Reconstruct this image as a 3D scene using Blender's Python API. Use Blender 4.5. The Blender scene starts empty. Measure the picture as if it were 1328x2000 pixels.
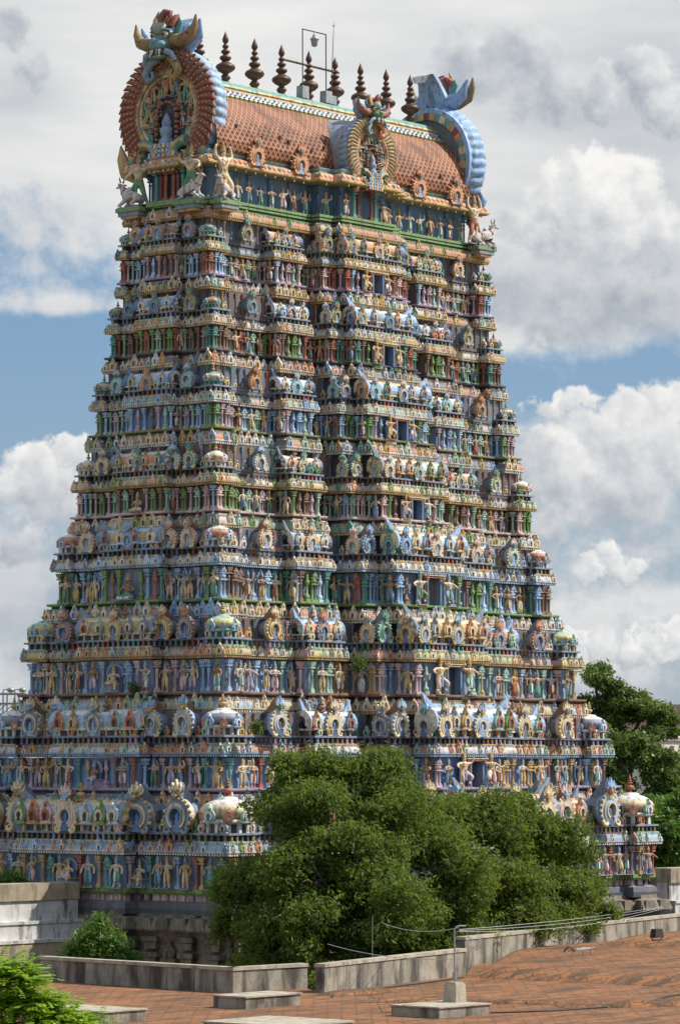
import bpy, math, random
import numpy as np
from mathutils import Vector, Matrix

# ------------------------------------------------------------------ camera, world, sun, exposure
scn = bpy.context.scene
COL = scn.collection
PI = math.pi
rnd = random.Random(11)
nrng = np.random.default_rng(5)

CAM = np.array([-134.445, -114.606, 0.0])
YAW, PITCH, FPX = math.radians(40.0), math.radians(4.05), 6981.0
FWD = np.array([math.cos(YAW)*math.cos(PITCH), math.sin(YAW)*math.cos(PITCH), math.sin(PITCH)])
RGT = np.array([math.sin(YAW), -math.cos(YAW), 0.0])
UPV = np.cross(RGT, FWD)
cam_data = bpy.data.cameras.new('camera'); cam = bpy.data.objects.new('camera', cam_data); COL.objects.link(cam)
cam.location = CAM
cam.rotation_euler = Vector(FWD).to_track_quat('-Z', 'Y').to_euler()
cam_data.sensor_fit = 'HORIZONTAL'; cam_data.sensor_width = 36.0; cam_data.lens = FPX/1328*36
cam_data.clip_start = 1.0; cam_data.clip_end = 20000
scn.camera = cam

SUN_AZ, SUN_EL = math.radians(-46.0), math.radians(48.0)       # azimuth from +X towards +Y
SUN_DIR = Vector((math.cos(SUN_AZ)*math.cos(SUN_EL), math.sin(SUN_AZ)*math.cos(SUN_EL), math.sin(SUN_EL)))
sun_d = bpy.data.lights.new('sun', 'SUN'); sun_d.energy = 4.2; sun_d.angle = math.radians(0.5); sun_d.color = (1.0, 0.95, 0.87)
sun = bpy.data.objects.new('sun', sun_d); COL.objects.link(sun); sun.rotation_euler = SUN_DIR.to_track_quat('Z', 'Y').to_euler()

scn.view_settings.view_transform = 'Standard'; scn.view_settings.look = 'None'
scn.view_settings.exposure = 0.35; scn.view_settings.gamma = 1.0

def node(nt, typ, x=0, y=0, **kw):
    n = nt.nodes.new(typ)
    for k, v in kw.items(): setattr(n, k, v)
    return n
def setin(nt, sock, v):
    if hasattr(v, 'is_output') or isinstance(v, bpy.types.NodeSocket): nt.links.new(v, sock)
    else: sock.default_value = v
def MATH(nt, op, a, b=None, c=None, clamp=False):
    n = nt.nodes.new('ShaderNodeMath'); n.operation = op; n.use_clamp = clamp
    setin(nt, n.inputs[0], a)
    if b is not None: setin(nt, n.inputs[1], b)
    if c is not None: setin(nt, n.inputs[2], c)
    return n.outputs[0]
def MIXC(nt, fac, a, b, blend='MIX'):
    n = nt.nodes.new('ShaderNodeMix'); n.data_type = 'RGBA'; n.blend_type = blend
    setin(nt, n.inputs[0], fac); setin(nt, n.inputs[6], a); setin(nt, n.inputs[7], b)
    return n.outputs[2]
def RAMP(nt, fac, lo, hi):
    n = nt.nodes.new('ShaderNodeMapRange'); n.interpolation_type = 'SMOOTHSTEP'
    setin(nt, n.inputs['Value'], fac); n.inputs['From Min'].default_value = lo; n.inputs['From Max'].default_value = hi
    return n.outputs['Result']
def NOISE(nt, vec, scale, detail=4, rough=0.55, dist=0.0):
    n = nt.nodes.new('ShaderNodeTexNoise'); n.inputs['Scale'].default_value = scale; n.inputs['Detail'].default_value = detail
    n.inputs['Roughness'].default_value = rough; n.inputs['Distortion'].default_value = dist
    nt.links.new(vec, n.inputs['Vector']); return n.outputs['Fac']
def srgb(h):
    h = h.lstrip('#'); c = [int(h[i:i+2], 16)/255 for i in (0, 2, 4)]
    return tuple((v/12.92 if v <= 0.04045 else ((v+0.055)/1.055)**2.4) for v in c)

def build_world():
    w = bpy.data.worlds.new('World'); scn.world = w; w.use_nodes = True
    nt = w.node_tree; nt.nodes.clear()
    out = nt.nodes.new('ShaderNodeOutputWorld'); bg = nt.nodes.new('ShaderNodeBackground'); nt.links.new(bg.outputs[0], out.inputs[0])
    sky = nt.nodes.new('ShaderNodeTexSky'); sky.sky_type = 'NISHITA'; sky.sun_disc = False
    sky.sun_elevation = SUN_EL; sky.sun_rotation = PI/2 - SUN_AZ
    sky.dust_density = 1.2; sky.ozone_density = 1.4
    tc = nt.nodes.new('ShaderNodeTexCoord'); sep = nt.nodes.new('ShaderNodeSeparateXYZ'); nt.links.new(tc.outputs['Generated'], sep.inputs[0])
    X, Y, Z = sep.outputs
    az = MATH(nt, 'MULTIPLY', MATH(nt, 'ARCTAN2', Y, X), 57.29578)
    U = MATH(nt, 'SUBTRACT', 40.0, az)                       # degrees clockwise of north-east
    V = MATH(nt, 'MULTIPLY', MATH(nt, 'ARCSINE', Z), 57.29578)
    comb = nt.nodes.new('ShaderNodeCombineXYZ'); nt.links.new(U, comb.inputs[0]); nt.links.new(V, comb.inputs[1])
    vec = comb.outputs[0]
    def fbm(vec, sc, det, ro=.55, off=(0, 0), st=(1, 1), dist=0.0):
        mp = nt.nodes.new('ShaderNodeMapping'); mp.inputs['Location'].default_value = (*off, 0); mp.inputs['Scale'].default_value = (*st, 1); nt.links.new(vec, mp.inputs[0])
        n = nt.nodes.new('ShaderNodeTexNoise'); n.noise_dimensions = '2D'; n.inputs['Scale'].default_value = sc; n.inputs['Detail'].default_value = det; n.inputs['Roughness'].default_value = ro; n.inputs['Distortion'].default_value = dist
        nt.links.new(mp.outputs[0], n.inputs['Vector']); return n.outputs['Fac']
    n1 = fbm(vec, .62, 11, .60)
    n3 = fbm(vec, .8, 6, .55, (0, 0), (.35, 1.5))
    # cover: how much cloud stands in each part of the sky: (azimuth, elevation, half sizes, weight)
    def blob(u0, v0, su, sv, wt):
        a = MATH(nt, 'DIVIDE', MATH(nt, 'SUBTRACT', U, u0), su); b = MATH(nt, 'DIVIDE', MATH(nt, 'SUBTRACT', V, v0), sv)
        r = MATH(nt, 'ADD', MATH(nt, 'MULTIPLY', a, a), MATH(nt, 'MULTIPLY', b, b))
        return MATH(nt, 'MULTIPLY', MATH(nt, 'EXPONENT', MATH(nt, 'MULTIPLY', r, -1.0)), wt)
    cover = MATH(nt, 'MULTIPLY', RAMP(nt, MATH(nt, 'ABSOLUTE', U), 16.0, 40.0), -0.04)          # clearer sky away to the sides
    cover = MATH(nt, 'ADD', cover, 0.06)
    for bl in CLOUD_COVER: cover = MATH(nt, 'ADD', cover, blob(*bl))
    dens = MATH(nt, 'ADD', n1, cover)
    mask = RAMP(nt, dens, 0.40, 0.74)
    shade = 0.0
    for bl in CLOUD_SHADE: shade = MATH(nt, 'ADD', shade, blob(*bl))
    lit = MATH(nt, 'SUBTRACT', MATH(nt, 'ADD', 0.42, MATH(nt, 'MULTIPLY', n3, 0.52)), shade, clamp=True)
    # cumulus heads: rounded masses whose edges are broken up by turbulence, lit from the sun's side
    def warp(sc, off, amt, det):
        return MATH(nt, 'MULTIPLY', MATH(nt, 'SUBTRACT', fbm(vec, sc, det, .6, off), .5), amt)
    WU = MATH(nt, 'ADD', U, MATH(nt, 'ADD', warp(1.5, (1, 2), .9, 8), warp(.5, (7, 3), .6, 3)))
    WV = MATH(nt, 'ADD', V, MATH(nt, 'ADD', warp(1.5, (9, 4), .9, 8), warp(.5, (2, 8), .5, 3)))
    grain = MATH(nt, 'MULTIPLY', MATH(nt, 'SUBTRACT', fbm(vec, 2.2, 7, .6, (5, 5)), .5), .7)
    for px, py, r, bright in CUMULUS:
        u0, v0, r = (px-664)/121.8, 4.05+(1000-py)/121.8, r/121.8*1.15
        a = MATH(nt, 'MULTIPLY_ADD', WU, 1/r, -u0/r); b = MATH(nt, 'MULTIPLY_ADD', WV, 1/(r*.85), -v0/(r*.85))
        d2 = MATH(nt, 'MULTIPLY_ADD', a, a, MATH(nt, 'MULTIPLY', b, b)); m = RAMP(nt, d2, 1.0, .38 if bright > .45 else .05)
        if bright < .4: m = MATH(nt, 'MULTIPLY', m, .8)
        l = MATH(nt, 'ADD', MATH(nt, 'MULTIPLY_ADD', a, .20, MATH(nt, 'MULTIPLY_ADD', b, .34, bright)), grain, clamp=True)
        lit = MATH(nt, 'MULTIPLY_ADD', MATH(nt, 'SUBTRACT', l, lit), m, lit); mask = MATH(nt, 'MAXIMUM', mask, m)
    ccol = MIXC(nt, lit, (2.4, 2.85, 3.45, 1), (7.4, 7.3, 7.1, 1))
    ccol = MIXC(nt, RAMP(nt, V, 15.0, 40.0), ccol, (10.0, 9.6, 9.1, 1))        # clouds overhead, out of view, are brightened to lift the fill light
    blue = MIXC(nt, RAMP(nt, V, 0.0, 8.0), (2.75, 3.45, 4.3, 1), (1.25, 2.5, 4.2, 1))
    skyc = MIXC(nt, 0.72, sky.outputs[0], blue)
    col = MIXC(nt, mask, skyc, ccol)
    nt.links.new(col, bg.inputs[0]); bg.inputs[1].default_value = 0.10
# (u, v, su, sv, weight): u = degrees right of the tower axis view, v = degrees above the horizon
CLOUD_COVER = [(-3.0, 11.0, 4.5, 2.3, 0.55), (1.5, 11.5, 4.0, 2.2, 0.40), (4.2, 8.7, 2.0, 1.3, 0.36), (2.9, 7.3, 2.0, 0.8, 0.28), (4.6, 11.2, 1.5, .8, .1),
               (-5.0, 6.3, 2.6, 1.3, -0.50), (4.6, 6.2, 2.0, 0.6, -0.38), (4.6, 4.6, 1.8, 0.9, 0.22), (-5.2, 2.6, 2.0, 0.8, 0.16), (-4.5, 7.35, 2.4, 0.20, 0.26), (4.6, 1.4, 2.5, .6, .08)]
CLOUD_SHADE = [(4.8, 9.2, 1.9, 2.2, 0.22), (3.6, 7.4, 2.2, 0.6, 0.16), (-2.4, 10.6, 4.0, 2.2, -0.12), (5.0, 11.0, 1.4, .8, .16), (4.6, 4.0, 2.0, 0.6, 0.30), (-4.8, 2.6, 1.8, 0.9, 0.26), (5.2, 0.9, 3.0, 0.7, 0.30), (-5.0, 0.6, 2.0, 0.8, 0.25), (-5.2, 10.6, .9, .8, .22), (-5.0, 8.6, 1.5, .5, .12)]
# (x, y, radius) of cloud heads as surveyed on the photograph's sky, turned into degrees; last: how brightly lit
CUMULUS = [(930, 130, 90, .40), (1030, 105, 85, .42), (1080, 190, 80, .40), (1180, 190, 60, .50), (1260, 170, 70, .46), (1320, 230, 60, .50), (15, 70, 50, .34), (70, 150, 45, .36),
           (1000, 560, 80, .34), (1150, 590, 110, .34), (1270, 590, 90, .32), (1080, 640, 60, .30), (1060, 450, 70, .62), (1260, 450, 90, .58), (1180, 460, 90, .62), (1100, 390, 70, .76), (1220, 360, 75, .78), (1150, 345, 60, .88), (1170, 400, 70, .70),
           (1300, 800, 70, .64), (1220, 815, 60, .66), (1085, 790, 40, .72), (1130, 785, 40, .70), (1160, 880, 90, .56), (1290, 890, 90, .52), (1070, 890, 70, .60), (1110, 970, 90, .46), (1240, 980, 100, .42), (1060, 1040, 60, .40),
           (1190, 1090, 42, .70), (1235, 1112, 32, .66), (1140, 1115, 36, .62), (1290, 1245, 42, .70), (1235, 1268, 40, .64), (1170, 1262, 34, .60), (1120, 1240, 24, .66),
           (140, 890, 50, .66), (60, 915, 60, .62), (0, 960, 60, .56), (100, 975, 80, .50), (190, 950, 60, .56), (40, 1060, 60, .40)]
build_world()

def ray(px, py): return FWD + RGT*(px-664)/FPX + UPV*(1000-py)/FPX       # a line of sight of the surveyed photograph (units of depth)
def on(px, py, ax, val):
    d = ray(px, py); return CAM + d*((val-CAM[ax])/d[ax])
def at(px, py, D): return CAM + ray(px, py)*D
def proj(P):
    d = np.asarray(P, float) - CAM; z = d @ FWD
    return 664 + FPX*(d @ RGT)/z, 1000 - FPX*(d @ UPV)/z

# ------------------------------------------------------------------ materials
def new_mat(name):
    m = bpy.data.materials.new(name); m.use_nodes = True; nt = m.node_tree
    return m, nt, nt.nodes['Principled BSDF']
def bump(nt, p, h, strength=0.4, dist=0.02):
    b = nt.nodes.new('ShaderNodeBump'); b.inputs['Strength'].default_value = strength; b.inputs['Distance'].default_value = dist
    nt.links.new(h, b.inputs['Height']); nt.links.new(b.outputs[0], p.inputs['Normal'])
def world_pos(nt, scale=(1, 1, 1)):
    g = nt.nodes.new('ShaderNodeNewGeometry'); mp = nt.nodes.new('ShaderNodeMapping'); mp.inputs['Scale'].default_value = scale
    nt.links.new(g.outputs['Position'], mp.inputs[0]); return mp.outputs[0]

def painted_mat(name, rough=0.62, grime=0.80, scale=1.0):
    """weathered paint whose colour comes from the mesh's own 'paint' attribute"""
    m, nt, p = new_mat(name)
    at_ = nt.nodes.new('ShaderNodeAttribute'); at_.attribute_name = 'paint'
    P = world_pos(nt); PS = world_pos(nt, (1, 1, 0.28))
    fine = NOISE(nt, P, 9.0*scale, 5, 0.65); big = NOISE(nt, PS, 1.3*scale, 5, 0.6); streak = NOISE(nt, PS, 5.5*scale, 4, 0.6)
    c = MIXC(nt, MATH(nt, 'MULTIPLY', RAMP(nt, fine, 0.30, 0.75), 0.5), at_.outputs['Color'], (0.62, 0.56, 0.47, 1), 'SOFT_LIGHT')
    c = MIXC(nt, MATH(nt, 'MULTIPLY', RAMP(nt, big, 0.47, 0.70), 0.44), c, (0.30, 0.255, 0.20, 1))
    g = MATH(nt, 'MULTIPLY', RAMP(nt, streak, 0.47, 0.68), grime)
    c = MIXC(nt, g, c, MIXC(nt, 0.82, c, (0.10, 0.085, 0.07, 1)))
    nt.links.new(c, p.inputs['Base Color']); p.inputs['Roughness'].default_value = rough
    bump(nt, p, fine, 0.35, 0.03)
    return m
def plaster_mat(name, c1, c2, dirt, rough=0.85, scale=1.0, amount=0.8, lo=0.42, hi=0.66):
    m, nt, p = new_mat(name)
    PS = world_pos(nt, (1, 1, 0.22)); P = world_pos(nt)
    a = NOISE(nt, P, 2.2*scale, 6, 0.6); s = NOISE(nt, PS, 2.6*scale, 6, 0.62, 0.3); f = NOISE(nt, P, 18*scale, 4, 0.6)
    c = MIXC(nt, RAMP(nt, a, 0.35, 0.65), (*c1, 1), (*c2, 1))
    c = MIXC(nt, MATH(nt, 'MULTIPLY', RAMP(nt, s, lo, hi), amount), c, (*dirt, 1))
    c = MIXC(nt, MATH(nt, 'MULTIPLY', f, 0.25), c, (*dirt, 1))
    nt.links.new(c, p.inputs['Base Color']); p.inputs['Roughness'].default_value = rough
    bump(nt, p, f, 0.5, 0.04)
    return m
def simple_mat(name, c, rough=0.6, metal=0.0, var=0.25):
    m, nt, p = new_mat(name)
    n = NOISE(nt, world_pos(nt), 6.0, 5, 0.6)
    cc = MIXC(nt, MATH(nt, 'MULTIPLY', n, var*2), (*c, 1), tuple(v*0.35 for v in c)+(1,))
    nt.links.new(cc, p.inputs['Base Color']); p.inputs['Roughness'].default_value = rough; p.inputs['Metallic'].default_value = metal
    return m
def leaf_mat(name, c1, c2, rough=0.45, trans=0.35):
    m, nt, p = new_mat(name)
    at_ = nt.nodes.new('ShaderNodeAttribute'); at_.attribute_name = 'paint'
    sp = nt.nodes.new('ShaderNodeSeparateColor'); nt.links.new(at_.outputs['Color'], sp.inputs[0])
    c = MIXC(nt, sp.outputs[0], (*c1, 1), (*c2, 1))
    nt.links.new(c, p.inputs['Base Color']); p.inputs['Roughness'].default_value = rough
    tr = nt.nodes.new('ShaderNodeBsdfTranslucent'); nt.links.new(MIXC(nt, 0.5, c, (c2[0]*1.6, c2[1]*1.5, c2[2]*0.6, 1)), tr.inputs[0])
    mx = nt.nodes.new('ShaderNodeMixShader'); mx.inputs[0].default_value = trans
    out = nt.nodes['Material Output']
    nt.links.new(p.outputs[0], mx.inputs[1]); nt.links.new(tr.outputs[0], mx.inputs[2]); nt.links.new(mx.outputs[0], out.inputs[0])
    return m
def roof_tile_mat(name):
    """diamond lattice of cream ribs over rust-red tiles, laid out in the mesh's own uv (metres)"""
    m, nt, p = new_mat(name)
    uv = nt.nodes.new('ShaderNodeUVMap'); sp = nt.nodes.new('ShaderNodeSeparateXYZ'); nt.links.new(uv.outputs[0], sp.inputs[0])
    u, v = sp.outputs[0], sp.outputs[1]
    def line(e):
        fr = MATH(nt, 'FRACT', e); d = MATH(nt, 'ABSOLUTE', MATH(nt, 'SUBTRACT', fr, 0.5)); return d
    k = 2.9
    a = line(MATH(nt, 'ADD', MATH(nt, 'MULTIPLY', u, k), MATH(nt, 'MULTIPLY', v, k*0.8)))
    b = line(MATH(nt, 'SUBTRACT', MATH(nt, 'MULTIPLY', u, k), MATH(nt, 'MULTIPLY', v, k*0.8)))
    mx = MATH(nt, 'MAXIMUM', a, b)
    rib = RAMP(nt, mx, 0.425, 0.47)
    P = world_pos(nt); n = NOISE(nt, P, 1.1, 5, 0.6); n2 = NOISE(nt, P, 7, 4, 0.6)
    tile = MIXC(nt, RAMP(nt, n, 0.35, 0.68), (0.27, 0.075, 0.028, 1), (0.13, 0.040, 0.021, 1))
    tile = MIXC(nt, MATH(nt, 'MULTIPLY', RAMP(nt, n2, 0.55, 0.75), 0.5), tile, (0.10, 0.05, 0.035, 1))
    ribc = MIXC(nt, RAMP(nt, n, 0.4, 0.7), (0.55, 0.38, 0.22, 1), (0.28, 0.13, 0.07, 1))
    c = MIXC(nt, rib, tile, ribc)
    nt.links.new(c, p.inputs['Base Color']); p.inputs['Roughness'].default_value = 0.6
    bump(nt, p, mx, 0.9, 0.12)
    return m
def terrace_mat(name):
    m, nt, p = new_mat(name)
    P = world_pos(nt)
    br = nt.nodes.new('ShaderNodeTexBrick'); br.inputs['Scale'].default_value = 1.0; br.inputs['Brick Width'].default_value = 0.95; br.inputs['Row Height'].default_value = 0.46
    br.inputs['Mortar Size'].default_value = 0.045; br.inputs['Color1'].default_value = (0.31, 0.125, 0.042, 1); br.inputs['Color2'].default_value = (0.19, 0.070, 0.024, 1)
    br.inputs['Mortar'].default_value = (0.12, 0.06, 0.035, 1); br.inputs['Bias'].default_value = -0.2
    rb = nt.nodes.new('ShaderNodeMapping'); rb.inputs['Rotation'].default_value = (0, 0, PI/2-YAW); nt.links.new(P, rb.inputs[0]); nt.links.new(rb.outputs[0], br.inputs['Vector'])     # courses run along the terrace's long edge
    a = NOISE(nt, P, 0.45, 7, 0.62, 0.4); mp = nt.nodes.new('ShaderNodeMapping'); mp.inputs['Rotation'].default_value = (0, 0, -YAW); mp.inputs['Scale'].default_value = (0.24, 1.3, 1)       # mould lies in runs along the fall of the roof
    g_ = nt.nodes.new('ShaderNodeNewGeometry'); nt.links.new(g_.outputs['Position'], mp.inputs[0]); s = NOISE(nt, mp.outputs[0], 1.0, 8, 0.72, 0.0); s2 = NOISE(nt, mp.outputs[0], 2.3, 7, 0.72, 0.0); f = NOISE(nt, P, 9, 4, 0.6)
    c = MIXC(nt, MATH(nt, 'MULTIPLY', RAMP(nt, a, 0.45, 0.70), 0.5), br.outputs[0], (0.38, 0.17, 0.06, 1))
    c = MIXC(nt, MATH(nt, 'MULTIPLY', RAMP(nt, s2, 0.49, 0.57), 0.62), c, (0.085, 0.045, 0.018, 1))
    c = MIXC(nt, MATH(nt, 'MULTIPLY', RAMP(nt, s, 0.49, 0.58), 0.66), c, (0.050, 0.036, 0.018, 1))
    c = MIXC(nt, MATH(nt, 'MULTIPLY', RAMP(nt, f, 0.5, 0.8), 0.35), c, (0.5, 0.27, 0.14, 1))
    nt.links.new(c, p.inputs['Base Color']); p.inputs['Roughness'].default_value = 0.9
    bump(nt, p, MATH(nt, 'ADD', MATH(nt, 'MULTIPLY', br.outputs[1], -0.6), f), 0.7, 0.05)
    return m
M_PAINT = painted_mat('painted_stucco')
M_TILE = roof_tile_mat('lattice_roof_tiles')
M_STONE = plaster_mat('carved_granite', (0.30, 0.255, 0.19), (0.20, 0.17, 0.13), (0.05, 0.045, 0.04), scale=0.8, amount=0.7)
M_WHITE = plaster_mat('old_whitewash', (0.72, 0.70, 0.67), (0.56, 0.55, 0.52), (0.08, 0.075, 0.065), scale=0.7, amount=0.85, lo=0.50, hi=0.68)
M_CONC = plaster_mat('stained_concrete', (0.42, 0.37, 0.29), (0.27, 0.24, 0.19), (0.045, 0.04, 0.034), scale=0.5, amount=0.92, lo=0.42, hi=0.64)
M_SLAB = plaster_mat('pale_cement', (0.52, 0.46, 0.35), (0.38, 0.33, 0.25), (0.11, 0.095, 0.075), scale=0.9, amount=0.7, lo=0.5, hi=0.7)
M_TERRACE = terrace_mat('terracotta_tiles')
M_COPPER = simple_mat('dark_copper', (0.125, 0.062, 0.036), 0.5, 0.3, 0.4)
M_IRON = simple_mat('rusty_iron', (0.12, 0.085, 0.05), 0.6, 0.3, 0.3)
M_STEEL = simple_mat('galvanised_steel', (0.40, 0.40, 0.39), 0.45, 0.5, 0.25)
M_WIRE = simple_mat('pale_cable', (0.55, 0.54, 0.52), 0.6, 0.0, 0.2)
M_BLACK = simple_mat('black_rubber', (0.03, 0.028, 0.027), 0.6, 0.0, 0.2)
M_BARK = simple_mat('tree_bark', (0.10, 0.075, 0.055), 0.9, 0.0, 0.4)
M_LEAF = leaf_mat('neem_leaves', (0.052, 0.094, 0.016), (0.175, 0.24, 0.040), 0.72, 0.45)
M_LEAFD = leaf_mat('dark_leaves', (0.032, 0.066, 0.014), (0.13, 0.19, 0.04))
M_LEAFR = leaf_mat('far_leaves', (0.040, 0.080, 0.018), (0.17, 0.245, 0.055))
M_LEAFB = leaf_mat('bright_leaves', (0.13, 0.26, 0.02), (0.34, 0.49, 0.05), 0.5, 0.45)
M_LEAFM = leaf_mat('fresh_leaves', (0.05, 0.12, 0.018), (0.14, 0.25, 0.04), 0.5, 0.4)
M_EARTH = plaster_mat('dry_earth', (0.24, 0.18, 0.12), (0.18, 0.15, 0.09), (0.08, 0.09, 0.04), scale=0.05, amount=0.7)
M_HOUSE = painted_mat('house_paint', 0.8, 0.35, 0.5)

# ------------------------------------------------------------------ mesh builder
def SL(k): return (float(k), -1.0, 0.0)          # palette slot of a template
class MB:
    def __init__(s): s.V = []; s.n = 0; s.F = []
    def add(s, v, f, col, smooth=False):
        v = np.asarray(v, float); s.V.append(v)
        if isinstance(f, np.ndarray): groups = {f.shape[1]: (f, None)}
        else:
            g = {}
            for i, q in enumerate(f): g.setdefault(len(q), []).append(i)
            groups = {k: (np.array([f[i] for i in ix], int), np.array(ix)) for k, ix in g.items()}
        col = np.asarray(col, float)
        for k, (arr, ix) in groups.items():
            c = np.tile(col, (len(arr), 1)) if col.ndim == 1 else (col if ix is None else col[ix])
            s.F.append((arr + s.n, c, smooth))
        s.n += len(v)
    def freeze(s):
        if len(s.V) > 1: s.V = [np.concatenate(s.V)]
        g = {}
        for a, c, sm in s.F: g.setdefault((a.shape[1], sm), []).append((a, c))
        s.F = [(np.concatenate([x[0] for x in v]), np.concatenate([x[1] for x in v]), sm) for (k, sm), v in g.items()]
        return s
    def inst(s, t, M=None, pal=None, jit=0.0):
        if len(t.V) != 1: t.freeze()
        v = t.V[0] if M is None else t.V[0] @ M[:3, :3].T + M[:3, 3]
        flip = M is not None and np.linalg.det(M[:3, :3]) < 0
        s.V.append(v)
        for a, c, sm in t.F:
            if pal is not None: c = recolor(c, pal)
            s.F.append(((a[:, ::-1] if flip else a) + s.n, c, sm))
        s.n += len(v)
    def mesh(s, name, mat, pal=None):
        s.freeze(); me = bpy.data.meshes.new(name)
        me.vertices.add(s.n); me.vertices.foreach_set('co', s.V[0].astype(np.float32).ravel())
        tot = np.concatenate([np.full(len(a), a.shape[1], np.int32) for a, c, sm in s.F]); st = np.concatenate([[0], np.cumsum(tot)[:-1]]).astype(np.int32)
        li = np.concatenate([a.ravel() for a, c, sm in s.F]).astype(np.int32)
        me.loops.add(len(li)); me.loops.foreach_set('vertex_index', li)
        me.polygons.add(len(tot)); me.polygons.foreach_set('loop_start', st)
        try: me.polygons.foreach_set('loop_total', tot)
        except Exception: pass
        me.polygons.foreach_set('use_smooth', np.concatenate([np.full(len(a), sm) for a, c, sm in s.F]))
        me.update(calc_edges=True)
        c = np.concatenate([c for a, c, sm in s.F])
        if pal is not None: c = recolor(c, pal)
        ca = me.color_attributes.new('paint', 'FLOAT_COLOR', 'CORNER')
        cc = np.ones((len(li), 4), np.float32); cc[:, :3] = np.repeat(np.abs(c), tot, axis=0)
        ca.data.foreach_set('color', cc.ravel())
        me.materials.append(mat); me.validate()
        return me
def recolor(c, pal):
    m = c[:, 1] < -0.5
    if not m.any(): return c
    c = c.copy(); p = np.array(pal, float); c[m] = p[np.clip(c[m, 0].astype(int), 0, len(p)-1)]
    return c

def box(mb, c, sz, col, taper=1.0, top=None):
    x, y, z = [d/2 for d in sz]; t = taper
    v = np.array([[-x, -y, -z], [x, -y, -z], [x, y, -z], [-x, y, -z], [-x*t, -y*t, z], [x*t, -y*t, z], [x*t, y*t, z], [-x*t, y*t, z]]) + np.array(c)
    f = np.array([[0, 3, 2, 1], [4, 5, 6, 7], [0, 1, 5, 4], [1, 2, 6, 5], [2, 3, 7, 6], [3, 0, 4, 7]])
    cols = np.tile(np.array(col, float), (6, 1))
    if top is not None: cols[1] = top
    mb.add(v, f, cols)
def lathe(mb, prof, n, cols, c=(0, 0, 0), ph=0.0, smooth=True, sx=1.0, sy=1.0, lobes=0, lobe=0.0):
    prof = np.array(prof, float); m = len(prof); a = np.arange(n)*2*PI/n + ph
    rr = 1 + lobe*np.cos(a*lobes)
    v = np.zeros((m, n, 3)); v[:, :, 0] = prof[:, :1]*np.cos(a)*rr*sx; v[:, :, 1] = prof[:, :1]*np.sin(a)*rr*sy; v[:, :, 2] = prof[:, 1:2]
    i, j = np.meshgrid(np.arange(m-1), np.arange(n), indexing='ij'); j2 = (j+1) % n
    f = np.stack([i*n+j, i*n+j2, (i+1)*n+j2, (i+1)*n+j], -1).reshape(-1, 4)
    cols = np.asarray(cols, float)
    if cols.ndim == 2: cols = np.repeat(cols[np.arange(m-1) % len(cols)], n, axis=0)
    mb.add(v.reshape(-1, 3) + np.array(c), f, cols, smooth)
def ell(mb, c, r, col, nu=8, nv=6, smooth=True, M=None):
    t = np.linspace(0, PI, nv+1); prof = np.stack([np.sin(t)+1e-4, -np.cos(t)], -1)
    tmp = MB(); lathe(tmp, prof, nu, col, smooth=smooth); v = tmp.V[0]*np.array(r)
    if M is not None: v = v @ np.array(M).T
    tmp.V[0] = v + np.array(c); mb.inst(tmp)
def tube(mb, pts, rad, col, n=6, smooth=True, caps=True, flat=1.0):
    P = np.array(pts, float); m = len(P); rad = np.full(m, rad, float) if np.isscalar(rad) else np.array(rad, float)
    T = np.gradient(P, axis=0); T /= np.linalg.norm(T, axis=1)[:, None]+1e-9
    ref = np.array([0, 0, 1.0]) if abs(T[0, 2]) < 0.9 else np.array([1.0, 0, 0])
    v = []
    a = np.arange(n)*2*PI/n
    for k in range(m):
        s = np.cross(T[k], ref); s /= np.linalg.norm(s)+1e-9; u = np.cross(s, T[k]); ref = u
        v.append(P[k] + rad[k]*(np.cos(a)[:, None]*s*flat + np.sin(a)[:, None]*u))
    v = np.concatenate(v)
    i, j = np.meshgrid(np.arange(m-1), np.arange(n), indexing='ij'); j2 = (j+1) % n
    f = np.stack([i*n+j, i*n+j2, (i+1)*n+j2, (i+1)*n+j], -1).reshape(-1, 4)
    cols = np.asarray(col, float)
    if cols.ndim == 2: cols = np.repeat(cols[np.arange(m-1) % len(cols)], n, axis=0)
    mb.add(v, f, cols, smooth)
    if caps: mb.add(v, [tuple(range(n))[::-1], tuple(range((m-1)*n, m*n))], cols if cols.ndim == 1 else cols[0])
def prism(mb, poly, y0, y1, col, side=None, inset=None):
    """a plate with the outline poly in x-z between y0 (front, facing -y) and y1"""
    P = np.array(poly, float); n = len(P); v = np.zeros((2*n, 3)); v[:n, 0] = P[:, 0]; v[:n, 2] = P[:, 1]; v[:n, 1] = y0
    v[n:, 0] = P[:, 0]; v[n:, 2] = P[:, 1]; v[n:, 1] = y1
    area = 0.5*np.sum(P[:, 0]*np.roll(P[:, 1], -1) - np.roll(P[:, 0], -1)*P[:, 1])
    r = list(range(n)) if area > 0 else list(range(n))[::-1]
    f = [tuple(r), tuple(n+i for i in r[::-1])] + [(r[(i+1) % n], r[i], n+r[i], n+r[(i+1) % n]) for i in range(n)]
    cols = np.array([col, col] + [side if side is not None else col]*n, float)
    mb.add(v, f, cols)
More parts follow.
